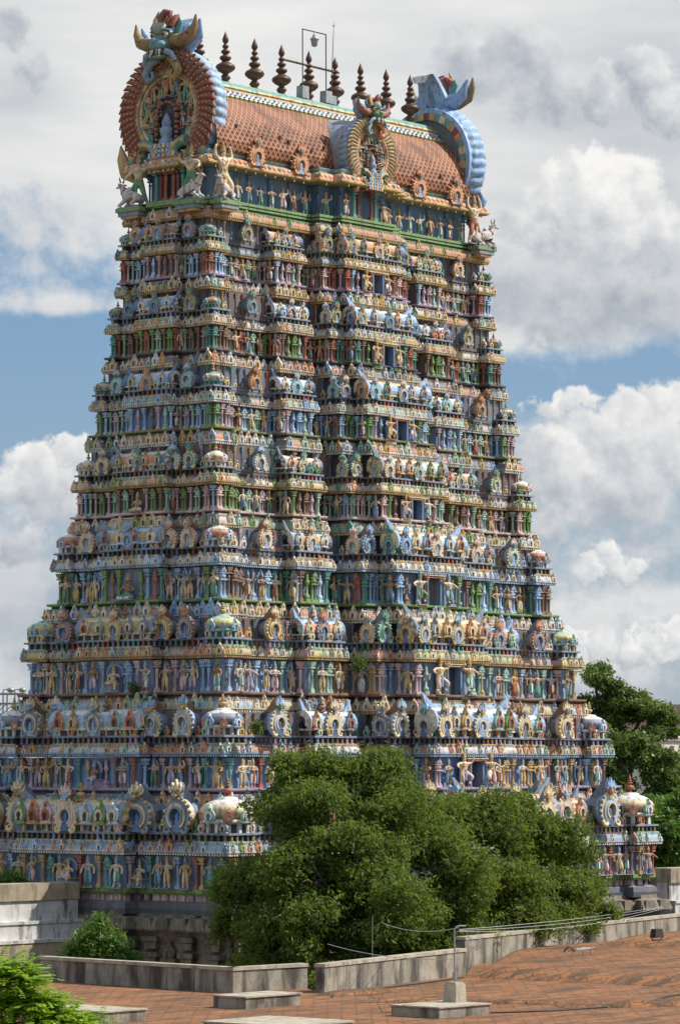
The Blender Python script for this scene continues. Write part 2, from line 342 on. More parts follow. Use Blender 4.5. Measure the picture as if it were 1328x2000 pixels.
def band(mb, inner, outer, y0, y1, col, side=None, smooth=False):
    """an open strip between two polylines in x-z, with thickness y0 (front) to y1; y may be arrays per side (inner, outer)"""
    I, O = np.array(inner, float), np.array(outer, float); n = len(I)
    yi0, yo0 = (y0 if isinstance(y0, tuple) else (y0, y0)); yi1, yo1 = (y1 if isinstance(y1, tuple) else (y1, y1))
    def mk(P, y): return np.stack([P[:, 0], np.full(n, y), P[:, 1]], -1)
    v = np.concatenate([mk(I, yi0), mk(O, yo0), mk(O, yo1), mk(I, yi1)])
    k = np.arange(n-1); F = []
    for q in range(4):
        a, b = q*n, ((q+1) % 4)*n
        F.append(np.stack([a+k, a+k+1, b+k+1, b+k], -1))
    sd = side if side is not None else col
    for q, fcol in zip(range(4), (col, sd, sd, sd)):
        c = np.asarray(fcol, float)
        if c.ndim == 2: c = c[np.arange(n-1) % len(c)]
        mb.add(v, F[q], c, smooth)
    mb.add(v, [(0, n, 2*n, 3*n), (n-1, 4*n-1, 3*n-1, 2*n-1)], np.asarray(sd if np.ndim(sd) == 1 else sd[0], float))
def offs(poly, d):
    P = np.array(poly, float); e = np.roll(P, -1, 0) - P; L = np.linalg.norm(e, axis=1)[:, None]; t = e/L
    nrm = np.stack([t[:, 1], -t[:, 0]], -1); return P + d*(nrm + np.roll(nrm, 1, 0))
def sweep(mb, poly, prof, cols, cap_top=True, cap_bot=False):
    """walls and mouldings: the plan polygon swept up a profile of (z, offset)"""
    n = len(poly); rings = []
    for z, o in prof:
        q = offs(poly, o); rings.append(np.concatenate([q, np.full((n, 1), z)], 1))
    v = np.concatenate(rings); m = len(prof)
    i, j = np.meshgrid(np.arange(m-1), np.arange(n), indexing='ij'); j2 = (j+1) % n
    f = np.stack([i*n+j, i*n+j2, (i+1)*n+j2, (i+1)*n+j], -1).reshape(-1, 4)
    cols = np.asarray(cols, float)
    if cols.ndim == 2: cols = np.repeat(cols[np.arange(m-1) % len(cols)], n, axis=0)
    elif cols.ndim == 3: cols = cols.reshape(-1, 3)          # (profile step, wall) pairs
    mb.add(v, f, cols)
    c1 = cols if cols.ndim == 1 else cols[-1]
    if cap_top: mb.add(v, [tuple(range((m-1)*n, m*n))], c1)
    if cap_bot: mb.add(v, [tuple(range(n))[::-1]], c1)
def TR(loc, t=(1, 0), s=1.0):
    """matrix: local x along the wall (direction t), local -y outwards, z up"""
    sx, sy, sz = (s, s, s) if np.isscalar(s) else s
    M = np.eye(4); M[:2, 0] = np.array(t)*sx; M[:2, 1] = np.array([-t[1], t[0]])*sy; M[2, 2] = sz; M[:3, 3] = loc
    return M

# ------------------------------------------------------------------ scene bookkeeping
def tag(o, label=None, cat=None, group=None, kind=None):
    for k, v in (('label', label), ('category', cat), ('group', group), ('kind', kind)):
        if v: o[k] = v
    return o
def link(name, me, parent=None, M=None):
    o = bpy.data.objects.new(name, me); COL.objects.link(o)
    if parent is not None: o.parent = parent
    if M is not None: o.matrix_local = Matrix([list(r) for r in M])
    return o
def obj(name, mb, mat, parent=None, M=None, pal=None): return link(name, mb.mesh(name, mat, pal), parent, M)
def empty(name, loc=(0, 0, 0)):
    o = bpy.data.objects.new(name, None); COL.objects.link(o); o.location = loc; o.empty_display_size = 0.2; return o
# ------------------------------------------------------------------ paints
def faded(x, k=.20):                             # sun-bleached, dusty house paint
    c = np.array(srgb(x)); g = c.mean(); return tuple(c*(1-k) + np.array((1.04, 1.0, .94))*(g*.75+.06)*k)
H = lambda *a: [faded(x) for x in a]
OCHRE, CREAM, TEAL, GREEN, RUST, PINK, LBLUE, LILAC, GREYB, WHITE, SALMON, DBLUE, SKIN, BROWN, DARK, OLIVE, GOLD, DRED = H(
    'C9A45C', 'E0CBA2', '4E9C90', '74A050', 'B4573A', 'E0BDBA', '8FB8E4', 'A995BC', '7D8FA8', 'E2E0DC', 'DC8E62', '3A6AAA', 'D6AE84', '94694A', '262830', '8C8448', 'B08A3E', '7E2E22')
MINT, SKY, PLUM, SLATE, LEMON = H('9CC8B4', 'A8CCEC', '5E4A5E', '414C58', 'D8CC7A')
PILLAR_COLS = [TEAL, RUST, PINK, OCHRE, LBLUE, GREEN, LILAC, SALMON, CREAM, TEAL, PINK, RUST]
ORN_COLS = [CREAM, LBLUE, SKY, TEAL, PINK, WHITE, GREEN, OCHRE, MINT, GREYB, SALMON, CREAM]

# ------------------------------------------------------------------ templates for the tower's ornament (local front is -y)
def arc(r, a0, a1, n, cx=0.0, cz=0.0, sx=1.0, sz=1.0):
    t = np.radians(np.linspace(a0, a1, n)); return np.stack([cx+r*sx*np.cos(t), cz+r*sz*np.sin(t)], -1)

def t_column():                                 # unit height, about 0.2 wide
    mb = MB(); box(mb, (0, 0, .05), (.20, .16, .10), SL(0)); box(mb, (0, 0, .12), (.16, .13, .05), SL(0))
    lathe(mb, [(.062, .14), (.058, .55), (.075, .57), (.055, .60), (.07, .64), (.082, .68), (.05, .73), (.06, .75)], 7, SL(0))
    box(mb, (0, 0, .79), (.24, .18, .05), SL(0), 1.0); box(mb, (0, 0, .83), (.12, .12, .05), SL(0)); box(mb, (0, -.01, .91), (.20, .16, .13), SL(0), 1.5)
    return mb.freeze()
def t_twin():                                   # twin posts under a pot-shaped cap
    mb = MB(); box(mb, (0, 0, .04), (.36, .2, .08), SL(0))
    for s in (-1, 1):
        lathe(mb, [(.058, .08), (.05, .12), (.05, .50), (.07, .52), (.05, .55)], 6, SL(0), (s*.10, 0, 0)); box(mb, (s*.1, 0, .11), (.12, .12, .05), SL(0))
    box(mb, (0, .04, .34), (.10, .06, .46), SL(1))
    box(mb, (0, 0, .575), (.38, .2, .05), SL(0)); lathe(mb, [(.10, .60), (.17, .64), (.19, .69), (.14, .74), (.17, .77), (.10, .80), (.07, .86)], 8, SL(0), sy=.6)
    box(mb, (0, 0, .775), (.42, .2, .03), SL(0)); prism(mb, [(-.12, .80), (.12, .80), (.13, .86), (.06, .92), (0, 1.0), (-.06, .92), (-.13, .86)], -.11, .05, SL(0))
    prism(mb, [(-.05, .82), (.05, .82), (.05, .88), (0, .92), (-.05, .88)], -.125, -.10, SL(1))
    return mb.freeze()
def t_vase():                                   # baluster with two bulges
    mb = MB(); box(mb, (0, 0, .05), (.26, .2, .1), SL(0))
    lathe(mb, [(.10, .10), (.13, .15), (.12, .21), (.05, .26), (.045, .5), (.06, .54), (.11, .60), (.12, .66), (.07, .71), (.09, .74), (.06, .80), (.08, .85), (.03, .93), (.01, 1.0)], 8, SL(0), sy=.8)
    return mb.freeze()
def t_post():
    mb = MB(); box(mb, (0, 0, .5), (.16, .16, 1), SL(0)); box(mb, (0, 0, .08), (.26, .24, .16), SL(0)); box(mb, (0, 0, .92), (.26, .24, .16), SL(0)); return mb.freeze()
KP = [(-.40, 0), (-.28, .10), (-.40, .22), (-.44, .40), (-.34, .58), (-.20, .68), (-.16, .80), (-.09, .86), (0, 1.02), (.09, .86), (.16, .80), (.20, .68), (.34, .58), (.44, .40), (.40, .22), (.28, .10), (.40, 0)]
def t_kudu():                                   # the little horseshoe plaque of the cornices, about 0.9 wide and 1 high
    mb = MB(); prism(mb, KP, -.10, .12, SL(0))
    band(mb, arc(.17, -50, 230, 7, 0, .33), arc(.29, -50, 230, 7, 0, .33), -.17, -.09, SL(1))
    prism(mb, [(-.14, .12), (.14, .12), (.15, .36), (0, .50), (-.15, .36)], -.115, -.09, SL(2))
    ell(mb, (0, -.12, .78), (.12, .1, .13), SL(1), 6, 4)
    return mb.freeze()
def mask_head(mb, c, s, a, b, w):               # grinning lion mask: snout, eyes, fangs, ears, flame crest
    x, y, z = c; E = lambda p, r, col, **k: ell(mb, (x+p[0]*s, y+p[1]*s, z+p[2]*s), [q*s for q in r], col, **k)
    E((0, 0, 0), (.20, .16, .17), a, nu=8, nv=6); E((0, -.13, -.07), (.15, .11, .08), a, nu=8, nv=5); E((0, -.2, -.02), (.06, .05, .05), a, nu=6, nv=4)
    for q in (-1, 1):
        E((q*.09, -.13, .06), (.055, .05, .055), w, nu=6, nv=5); E((q*.09, -.175, .06), (.025, .02, .025), DARK, nu=5, nv=4)
        E((q*.09, -.12, .135), (.08, .06, .028), b, nu=6, nv=4)
        tube(mb, [(x+q*.16*s, y, z+.05*s), (x+q*.30*s, y-.02*s, z+.08*s), (x+q*.36*s, y-.02*s, z+.26*s)], [.07*s, .055*s, .012*s], b, 6)
        tube(mb, [(x+q*.10*s, y-.20*s, z-.09*s), (x+q*.11*s, y-.22*s, z-.19*s)], [.022*s, .004*s], w, 5)
    box(mb, (x, y-.16*s, z-.155*s), (.22*s, .1*s, .035*s), w)
    for k, q in enumerate((-.14, 0, .14)):
        h = .40 if k == 1 else .28
        prism_at(mb, [(q*s-.07*s, 0), (q*s+.07*s, 0), (q*s*1.25+.075*s, h*.5*s), (q*s*1.4, h*s), (q*s*1.25-.075*s, h*.5*s)], (x, y, z+.12*s), -.06*s, .06*s, b)
def prism_at(mb, poly, c, y0, y1, col, side=None):
    t = MB(); prism(t, poly, y0, y1, col, side); t.V[0] = t.V[0] + np.array(c); mb.inst(t)
def t_arch(big=False):
    """horseshoe gable arch: slots 0 ring, 1 scalloped rim, 2 barrel behind, 3 niche idol, 4 mask, 5 fin"""
    mb = MB(); n = 19
    a0, a1 = -62, 242
    o = arc(.47, a0, a1, n, 0, .50, 1, 1.06); i1 = arc(.37, a0, a1, n, 0, .50, 1, 1.06); i2 = arc(.27, a0, a1, n, 0, .50, 1, 1.06); i3 = arc(.21, a0, a1, n, 0, .5, 1, 1.06)
    band(mb, i1, o, -.10, .16, SL(0), SL(1)); band(mb, i2, i1, -.15, .12, SL(1), SL(0)); band(mb, i3, i2, -.19, .1, SL(0), SL(0))
    for k, (px, pz) in enumerate(arc(.50, -40, 220, 15, 0, .50, 1, 1.06)):
        ell(mb, (px, -.06, pz), (.062, .07, .062), SL(1) if k % 2 else SL(0), 6, 4)
    for q in (-1, 1):                           # the curled feet
        tube(mb, [(q*.20, -.12, .11), (q*.30, -.14, .02), (q*.42, -.14, .05), (q*.44, -.13, .15), (q*.36, -.13, .17)], [.07, .075, .065, .05, .03], SL(0), 6)
    prism(mb, np.concatenate([[(-.24, 0)], [(.24, 0)], arc(.25, -40, 220, 9, 0, .5)]), .02, .08, SL(3), SL(3))      # niche back
    for z, w in ((.04, .34), (.12, .26), (.19, .32)): box(mb, (0, -.06, z+.04), (w, .16, .075), SL(3))
    lathe(mb, [(.08, .26), (.11, .34), (.07, .43), (.09, .50), (.03, .60)], 7, SL(3), (0, -.05, 0))
    # barrel running back from the arch
    t = arc(.40, -40, 220, 13, 0, .50, 1, 1.04)
    for k in range(12):
        p, q = t[k], t[k+1]; mb.add([(p[0], .10, p[1]), (q[0], .10, q[1]), (q[0]*.96, 1.15, .5+(q[1]-.5)*.9), (p[0]*.96, 1.15, .5+(p[1]-.5)*.9)], [(0, 1, 2, 3)], SL(2))
    # upright fin behind the mask
    mb.add([(-.05, .05, .95), (.05, .05, .95), (.05, .70, .90), (-.05, .70, .90), (-.03, .02, 1.52), (.03, .02, 1.52), (.03, .16, 1.46), (-.03, .16, 1.46)],
           [(0, 3, 2, 1), (4, 5, 6, 7), (0, 1, 5, 4), (1, 2, 6, 5), (2, 3, 7, 6), (3, 0, 4, 7)], SL(5))
    mask_head(mb, (0, -.10, 1.14), .80, SL(4), SL(1), SL(0))
    return mb.freeze()
def t_finial():
    mb = MB(); lathe(mb, [(.20, 0), (.24, .04), (.10, .10), (.08, .16), (.20, .22), (.27, .33), (.22, .42), (.09, .47), (.07, .52), (.17, .56), (.17, .60), (.06, .64), (.13, .69), (.13, .72), (.05, .76), (.09, .82), (.08, .87), (.012, 1.0)], 9, SL(0))
    return mb.freeze()
def t_dome():
    """corner pavilion dome 1 wide and 1 high without the drum: 0 shell, 1 bands, 2 small arches, 3 finial, 4 drum"""
    mb = MB(); lathe(mb, [(.40, 0), (.40, .18)], 12, SL(4)); 
    for k in range(12):
        a = k*PI/6+.26; box(mb, (.42*math.cos(a), .42*math.sin(a), .09), (.07, .07, .18), SL(1))
    lathe(mb, [(.44, .17), (.50, .20), (.50, .25), (.42, .27)], 16, SL(1))
    lathe(mb, [(.40, .27), (.47, .33), (.52, .41), (.50, .48), (.42, .56), (.30, .62), (.20, .65)], 16, np.array([SL(0), SL(0), SL(0), SL(0), SL(1), SL(1)]), lobes=8, lobe=.035)
    lathe(mb, [(.22, .64), (.20, .68), (.12, .70)], 12, SL(1))
    f = t_finial(); M = np.eye(4); M[:3, :3] *= .40; M[2, 3] = .68; mb.inst(f, M, [SL(3)])
    k = t_kudu()
    for q in range(8):
        a = q*PI/4; M = TR((.50*math.sin(a), -.50*math.cos(a), .20), (math.cos(a), math.sin(a)), (.34, .34, .36) if q % 2 == 0 else (.24, .3, .27)); mb.inst(k, M, [SL(2), SL(1), DBLUE] if q % 2 == 0 else [SL(5), SL(5), SL(1)])
    return mb.freeze()
def t_vault():
    """barrel-vaulted pavilion, unit length along x (x in -.5..+.5), 1 high without finials: 0 vault, 1 bands, 2 end shells, 3 drum, 4 posts"""
    mb = MB(); box(mb, (0, .12, .09), (.90, .55, .18), SL(3))
    for k in range(9): box(mb, (-.44+.11*k, -.18, .09), (.022, .06, .18), SL(4))
    box(mb, (0, .08, .20), (.98, .74, .06), SL(1))
    pr_ = [(-.30, .23), (-.34, .30), (-.36, .42), (-.33, .55), (-.26, .66), (-.15, .74), (0, .77), (.15, .74), (.30, .62), (.34, .42), (.30, .23)]
    for k in range(len(pr_)-1):
        (y0, z0), (y1, z1) = pr_[k], pr_[k+1]
        col = SL(0) if 1 <= k <= 3 else SL(1)
        mb.add([(-.47, y0+.05, z0), (.47, y0+.05, z0), (.47, y1+.05, z1), (-.47, y1+.05, z1)], [(0, 1, 2, 3)], col)
    box(mb, (0, .05, .785), (.94, .12, .05), SL(1))
    for q in (-1, 1):                           # flared end shells with a horn
        P = [(y+.05 if abs(y) > 1e-9 else .05, z) for y, z in pr_]
        for k in range(len(P)-1):
            (y0, z0), (y1, z1) = P[k], P[k+1]; c = (.05, .5)
            g = lambda y, z, r: (c[0]+(y-c[0])*r, c[1]+(z-c[1])*r)
            a0, a1 = g(y0, z0, 1.0), g(y1, z1, 1.0); b0, b1 = g(y0, z0, 1.22), g(y1, z1, 1.22); d0, d1 = g(y0, z0, .55), g(y1, z1, .55)
            mb.add([(q*.44, *a0), (q*.44, *a1), (q*.52, *b1), (q*.52, *b0)], [(0, 1, 2, 3)], SL(2))
            mb.add([(q*.52, *b0), (q*.52, *b1), (q*.53, *d1), (q*.53, *d0)], [(0, 1, 2, 3)], SL(1) if k % 2 else SL(5))
            mb.add([(q*.53, *d0), (q*.53, *d1), (q*.50, c[0], c[1])], [(0, 1, 2)], SL(3))
        mb.add([(q*.40, .0, .80), (q*.52, .0, .84), (q*.52, .12, .84), (q*.40, .12, .80), (q*.55, .03, 1.22), (q*.57, .03, 1.20), (q*.57, .08, 1.20), (q*.55, .08, 1.22)],
               [(0, 3, 2, 1), (4, 5, 6, 7), (0, 1, 5, 4), (1, 2, 6, 5), (2, 3, 7, 6), (3, 0, 4, 7)], SL(2))
    return mb.freeze()
T_COL, T_TWIN, T_VASE, T_POST, T_KUDU, T_ARCH, T_FIN, T_DOME, T_VAULT = t_column(), t_twin(), t_vase(), t_post(), t_kudu(), t_arch(), t_finial(), t_dome(), t_vault()

# ------------------------------------------------------------------ figures: one continuous skinned body per pose, unit height, facing -y
def skin_body(J, E, slots, sub=1):
    """J: name -> (x, y, z, radius); E: edges; slots: name -> palette slot. Returns the grown surface with each face painted as its nearest joint."""
    names = list(J); me = bpy.data.meshes.new('pose'); me.from_pydata([J[k][:3] for k in names], [(names.index(a), names.index(b)) for a, b in E], [])
    o = bpy.data.objects.new('pose', me); COL.objects.link(o)
    o.modifiers.new('skin', 'SKIN'); 
    if not me.skin_vertices: 
        bpy.context.view_layer.objects.active = o; bpy.ops.mesh.customdata_skin_add()
    sv = me.skin_vertices[0].data
    for k, nm in enumerate(names): sv[k].radius = (J[nm][3], J[nm][3]); sv[k].use_root = (k == 0)
    o.modifiers['skin'].use_smooth_shade = True
    if sub: s = o.modifiers.new('sub', 'SUBSURF'); s.levels = sub; s.render_levels = sub
    dg = bpy.context.evaluated_depsgraph_get(); dg.update(); ev = bpy.data.meshes.new_from_object(o.evaluated_get(dg))
    v = np.array([q.co[:] for q in ev.vertices]); f = [tuple(p.vertices) for p in ev.polygons]
    bpy.data.objects.remove(o); bpy.data.meshes.remove(me); bpy.data.meshes.remove(ev)
    # nearest bone (a few points along each edge)
    pts, sl = [], []
    for a, b in E:
        A, B = np.array(J[a]), np.array(J[b])
        for t in np.linspace(0, 1, 5):
            pts.append((A+(B-A)*t)); sl.append(slots[a] if t < .5 else slots[b])
    pts = np.array(pts); fc = np.array([v[list(q)].mean(0) for q in f])
    d = np.linalg.norm(fc[:, None, :]-pts[None, :, :3], axis=2) - pts[None, :, 3]*.9
    cols = np.array([SL(sl[k]) for k in d.argmin(1)])
    mb = MB(); mb.add(v, f, cols, True); return mb

SK, GA, G2, GO, HA = 0, 1, 5, SL(2), SL(3)       # slots: 0 skin, 1 garment, 2 gold, 3 hair, 4 pedestal, 5 lower garment
def figure(arms='namaste', legs='stand', crown=True, base=True, stout=1.0, skirt=False, extra=None, head_turn=0.0):
    w = stout
    J = {'pelvis': (0, 0, .46, .066*w), 'waist': (0, -.004, .545, .054*w), 'chest': (0, -.012, .645, .072*w), 'neck': (0, 0, .725, .03), 'head': (head_turn*.02, -.016, .785, .045), 'crown': (head_turn*.02, -.008, .835, .040)}
    E = [('pelvis', 'waist'), ('waist', 'chest'), ('chest', 'neck'), ('neck', 'head'), ('head', 'crown')]
    S = {'pelvis': GA, 'waist': SK, 'chest': SK, 'neck': SK, 'head': SK, 'crown': SK}
    def limb(a, pts, sl):
        pv = a
        for k, (p, s) in enumerate(zip(pts, sl)):
            nm = '%s%d' % (pts[0][4], k); J[nm] = p[:4]; S[nm] = s; E.append((pv, nm)); pv = nm
    ARM = {'namaste': lambda q: [(q*.115, .005, .675), (q*.165, -.03, .575), (q*.075, -.10, .60), (q*.012, -.125, .645)],
           'down': lambda q: [(q*.115, 0, .675), (q*.155, .0, .565), (q*.165, -.03, .46), (q*.16, -.045, .41)],
           'folded': lambda q: [(q*.115, .0, .675), (q*.16, -.02, .58), (q*.05, -.105, .585), (q*-.05, -.11, .60)],
           'raised': lambda q: [(q*.115, 0, .675), (q*.20, -.02, .72), (q*.19, -.05, .83), (q*.165, -.06, .90)] if q > 0 else [(q*.115, 0, .675), (q*.17, .0, .57), (q*.10, -.07, .52), (q*.05, -.09, .50)],
           'blessing': lambda q: [(q*.115, 0, .675), (q*.17, -.01, .58), (q*.17, -.09, .62), (q*.165, -.11, .69)] if q > 0 else [(q*.115, 0, .675), (q*.165, .0, .57), (q*.165, -.03, .47), (q*.16, -.05, .43)],
           'club': lambda q: [(q*.125, 0, .68), (q*.22, -.01, .63), (q*.25, -.09, .56), (q*.23, -.13, .53)] if q > 0 else [(q*.125, 0, .68), (q*.23, -.02, .69), (q*.25, -.06, .79), (q*.21, -.08, .85)],
           'lift': lambda q: [(q*.125, 0, .685), (q*.21, -.01, .74), (q*.20, .0, .87), (q*.16, .0, .95)],
           'lap': lambda q: [(q*.115, 0, .675), (q*.165, -.02, .58), (q*.12, -.11, .49), (q*.06, -.14, .475)],
           'knees': lambda q: [(q*.115, 0, .675), (q*.175, -.03, .60), (q*.20, -.11, .52), (q*.19, -.15, .47)]}[arms]
    for q in (-1, 1):
        p = ARM(q); r = [.040*w, .031*w, .025, .021]
        limb('chest', [(*p[k], r[k], 'arm%s' % ('l' if q < 0 else 'r')) for k in range(4)], [SK, SK, SK, SK])
    z0 = 0.0
    if legs == 'stand': LEG = lambda q: [(q*.055, 0, .41, .062), (q*.058, -.012, .235, .046), (q*.056, .0, .05, .030), (q*.066, -.06, .018, .022)]
    elif legs == 'contra': LEG = lambda q: [(q*.055, 0, .41, .062), (q*.062+.015, -.02-.02*(q > 0), .235, .046), (q*.075, .0, .05, .030), (q*.095, -.055, .018, .022)]
    elif legs == 'bent': LEG = lambda q: [(q*.06, 0, .42, .066), (.08, -.05, .245, .050), (.035, -.01, .05, .033), (.06, -.07, .018, .024)] if q > 0 else [(q*.06, 0, .42, .066), (-.17, -.11, .30, .052), (-.10, -.06, .14, .034), (-.08, -.13, .10, .024)]
    elif legs == 'stride': LEG = lambda q: [(q*.06, 0, .41, .066), (.16, -.07, .25, .050), (.17, -.01, .05, .033), (.20, -.07, .018, .024)] if q > 0 else [(q*.06, 0, .41, .066), (-.14, -.02, .24, .050), (-.19, .03, .05, .033), (-.22, -.03, .018, .024)]
    elif legs == 'lotus': z0 = .34; LEG = lambda q: [(q*.075, -.01, .43, .066), (q*.21, -.10, .405, .050), (q*.02, -.17, .39, .036), (q*-.06, -.17, .395, .022)]
    elif legs == 'throne': z0 = .12; LEG = lambda q: [(q*.065, -.02, .43, .066), (.12, -.17, .42, .052), (.12, -.18, .24, .036), (.125, -.23, .20, .022)] if q > 0 else [(q*.07, -.02, .43, .066), (-.19, -.13, .415, .050), (-.03, -.18, .40, .036), (.04, -.18, .405, .022)]
    elif legs == 'sit': z0 = .34; LEG = lambda q: [(q*.065, -.02, .42, .066), (q*.11, -.12, .55, .050), (q*.11, -.17, .40, .036), (q*.12, -.23, .37, .024)]
    for q in (-1, 1):
        p = LEG(q); limb('pelvis', [(*p[k], 'leg%s' % ('l' if q < 0 else 'r')) for k in range(4)], [GA, GA, G2, SK])
    mb = skin_body(J, E, S)
    hx = head_turn*.02
    # face: eyes, brow, nose; ears with rings; hair behind; chest ornaments
    for q in (-1, 1):
        ell(mb, (hx+q*.019, -.056, .792), (.009, .006, .006), HA, 5, 4); ell(mb, (hx+q*.046, -.008, .775), (.012, .016, .022), GO, 5, 4)
        ell(mb, (q*.145, .0, .63), (.036, .036, .012), GO, 6, 4)
    ell(mb, (hx, -.064, .778), (.008, .012, .012), SL(0), 5, 4); ell(mb, (hx, -.056, .757), (.014, .007, .005), RUST, 5, 4)
    ell(mb, (hx, .012, .80), (.048, .044, .052), HA, 8, 6)
    tube(mb, [(-.07, -.05, .70), (-.04, -.085, .65), (0, -.095, .625), (.04, -.085, .65), (.07, -.05, .70)], .010, SL(2), 5)
    lathe(mb, [(.070*w, .50), (.076*w, .52), (.068*w, .535)], 9, SL(2), (0, -.003, 0), sy=.85)
    if crown == 'turban': ell(mb, (hx, 0, .845), (.058, .058, .034), SL(2), 8, 5)
    elif crown: lathe(mb, [(.050, .822), (.056, .835), (.046, .86), (.050, .875), (.036, .905), (.040, .915), (.024, .95), (.026, .96), (.006, 1.0)], 8, SL(2), (hx, -.002, 0))
    else: ell(mb, (hx, .01, .85), (.036, .036, .036), SL(3), 7, 5)
    if skirt: lathe(mb, [(.075, .50), (.088, .42), (.092, .25), (.105, .06), (.07, .055)], 9, SL(1), (0, 0, 0), sy=.8)
    elif legs in ('stand', 'contra', 'bent', 'stride'):
        prism(mb, [(-.028, .50), (.028, .50), (.022, .20), (-.022, .20)], -.085, -.06, SL(5))
        lathe(mb, [(.070*w, .475), (.086*w, .44), (.090*w, .37), (.080, .35)], 9, SL(1), (0, 0, 0), sy=.85)
    if extra == 'mace':
        tube(mb, [(.26, -.15, .06), (.25, -.14, .60)], .014, SL(2), 6); ell(mb, (.26, -.15, .08), (.052, .052, .07), SL(2), 8, 6)
    if extra == 'arms4':
        for q in (-1, 1): tube(mb, [(q*.08, .02, .68), (q*.20, .03, .66), (q*.235, .0, .76), (q*.22, -.01, .83)], [.034, .028, .023, .018], SL(0), 6); 
        for q in (-1, 1): ell(mb, (q*.22, -.01, .865), (.028, .02, .034), SL(2), 6, 5)
    if extra == 'bow': tube(mb, [(-.20, -.06, .12), (-.26, -.06, .35), (-.26, -.06, .60), (-.19, -.06, .86)], .011, SL(2), 5)
    if extra == 'halo':
        a = arc(.20, -30, 210, 13, 0, .74); b = arc(.25, -30, 210, 13, 0, .74, 1, 1.15); band(mb, a, b, .05, .09, SL(4)); prism(mb, np.concatenate([[(-.19, .36)], [(.19, .36)], a]), .07, .10, DBLUE)
    if base and legs in ('stand', 'contra', 'bent', 'stride'): box(mb, (0, -.01, .004), (.34 if legs != 'stride' else .5, .24, .022), SL(4)); 
    if legs == 'lotus': box(mb, (0, -.04, .355), (.46, .34, .03), SL(4))
    if legs == 'throne':
        box(mb, (0, .0, .27), (.40, .30, .22), SL(4)); box(mb, (0, 0, .39), (.46, .36, .03), SL(2)); box(mb, (0, 0, .145), (.48, .36, .04), SL(4))
    mb.freeze(); mb.V[0][:, 2] -= z0
    return mb
POSES = {
    'namaste': (figure('namaste'), 'with joined palms'),
    'arms_down': (figure('down', 'contra'), 'with lowered arms'),
    'folded': (figure('folded'), 'with folded arms'),
    'raised': (figure('raised', 'contra'), 'raising one arm'),
    'blessing': (figure('blessing', 'stand', skirt=True), 'in a long skirt, one palm raised'),
    'four_arms': (figure('blessing', 'contra', extra='arms4'), 'with four arms'),
    'archer': (figure('club', 'contra', extra='bow'), 'holding a bow'),
    'turban': (figure('folded', 'stand', crown='turban', skirt=True), 'in a turban and long robe'),
    'guardian': (figure('club', 'bent', stout=1.15, extra='mace'), 'leaning on a club with one leg bent'),
    'lotus': (figure('lap', 'lotus'), 'sitting cross-legged'),
    'lotus_pray': (figure('namaste', 'lotus'), 'sitting cross-legged with joined palms'),
    'throne': (figure('blessing', 'throne', extra='halo'), 'enthroned under an arch'),
    'sitter': (figure('knees', 'sit', crown=False, stout=1.25), 'squatting with hands on its knees'),
    'atlas': (figure('lift', 'stride', stout=1.25), 'striding with both arms raised'),
    'atlas_lean': (figure('club', 'stride', stout=1.25), 'striding with one arm out'),
}
def bull():
    J = {'mid': (0, 0, .34, .17), 'rump': (.30, 0, .33, .17), 'tail': (.44, 0, .26, .09), 'hump': (-.22, 0, .42, .16), 'neck': (-.38, 0, .58, .10), 'head': (-.46, 0, .76, .085), 'muz': (-.60, 0, .70, .055),
         'fl0': (-.26, -.13, .18, .07), 'fl1': (-.46, -.15, .10, .045), 'fl2': (-.30, -.16, .05, .035), 'fr0': (-.26, .13, .18, .07), 'fr1': (-.46, .15, .10, .045), 'fr2': (-.30, .16, .05, .035),
         'bl0': (.28, -.15, .20, .09), 'bl1': (.10, -.20, .10, .05), 'bl2': (.30, -.20, .05, .035), 'br0': (.28, .15, .20, .09), 'br1': (.10, .20, .10, .05), 'br2': (.30, .20, .05, .035)}
    E = [('mid', 'rump'), ('rump', 'tail'), ('mid', 'hump'), ('hump', 'neck'), ('neck', 'head'), ('head', 'muz')]
    for k, r in (('fl', 'hump'), ('fr', 'hump'), ('bl', 'rump'), ('br', 'rump')): E += [(r, k+'0'), (k+'0', k+'1'), (k+'1', k+'2')]
    mb = skin_body(J, E, {k: 0 for k in J})
    ell(mb, (-.12, 0, .60), (.10, .07, .08), SL(0)); 
    for q in (-1, 1):
        tube(mb, [(-.44, q*.05, .83), (-.44, q*.10, .93), (-.46, q*.08, 1.02)], [.03, .024, .006], SL(1), 6); tube(mb, [(-.43, q*.07, .78), (-.41, q*.17, .77)], [.022, .03], SL(0), 6)
        ell(mb, (-.52, q*.065, .77), (.016, .012, .016), DARK, 5, 4)
    ell(mb, (-.645, 0, .69), (.02, .04, .03), SL(3), 6, 4)
    tube(mb, [(-.33, 0, .70), (-.26, -.10, .60), (-.36, -.13, .48), (-.46, 0, .46), (-.36, .13, .48), (-.26, .10, .60), (-.33, 0, .70)], .018, SL(2), 5)
    for q in (0.02, .10): tube(mb, [(q, -.17, .22), (q, -.15, .45), (q, 0, .515), (q, .15, .45), (q, .17, .22)], .016, SL(2), 5)
    box(mb, (-.02, 0, .015), (.9, .40, .03), SL(4)); return mb.freeze()
T_BULL = bull()
# ------------------------------------------------------------------ ground
def build_ground():
    mb = MB(); mb.add([(-9000, -9000, 0), (9000, -9000, 0), (9000, 9000, 0), (-9000, 9000, 0)], [(0, 1, 2, 3)], (0.2, 0.16, 0.1))
    o = obj('ground', mb, M_EARTH); o.location.z = -20; tag(o, kind='structure')
build_ground()

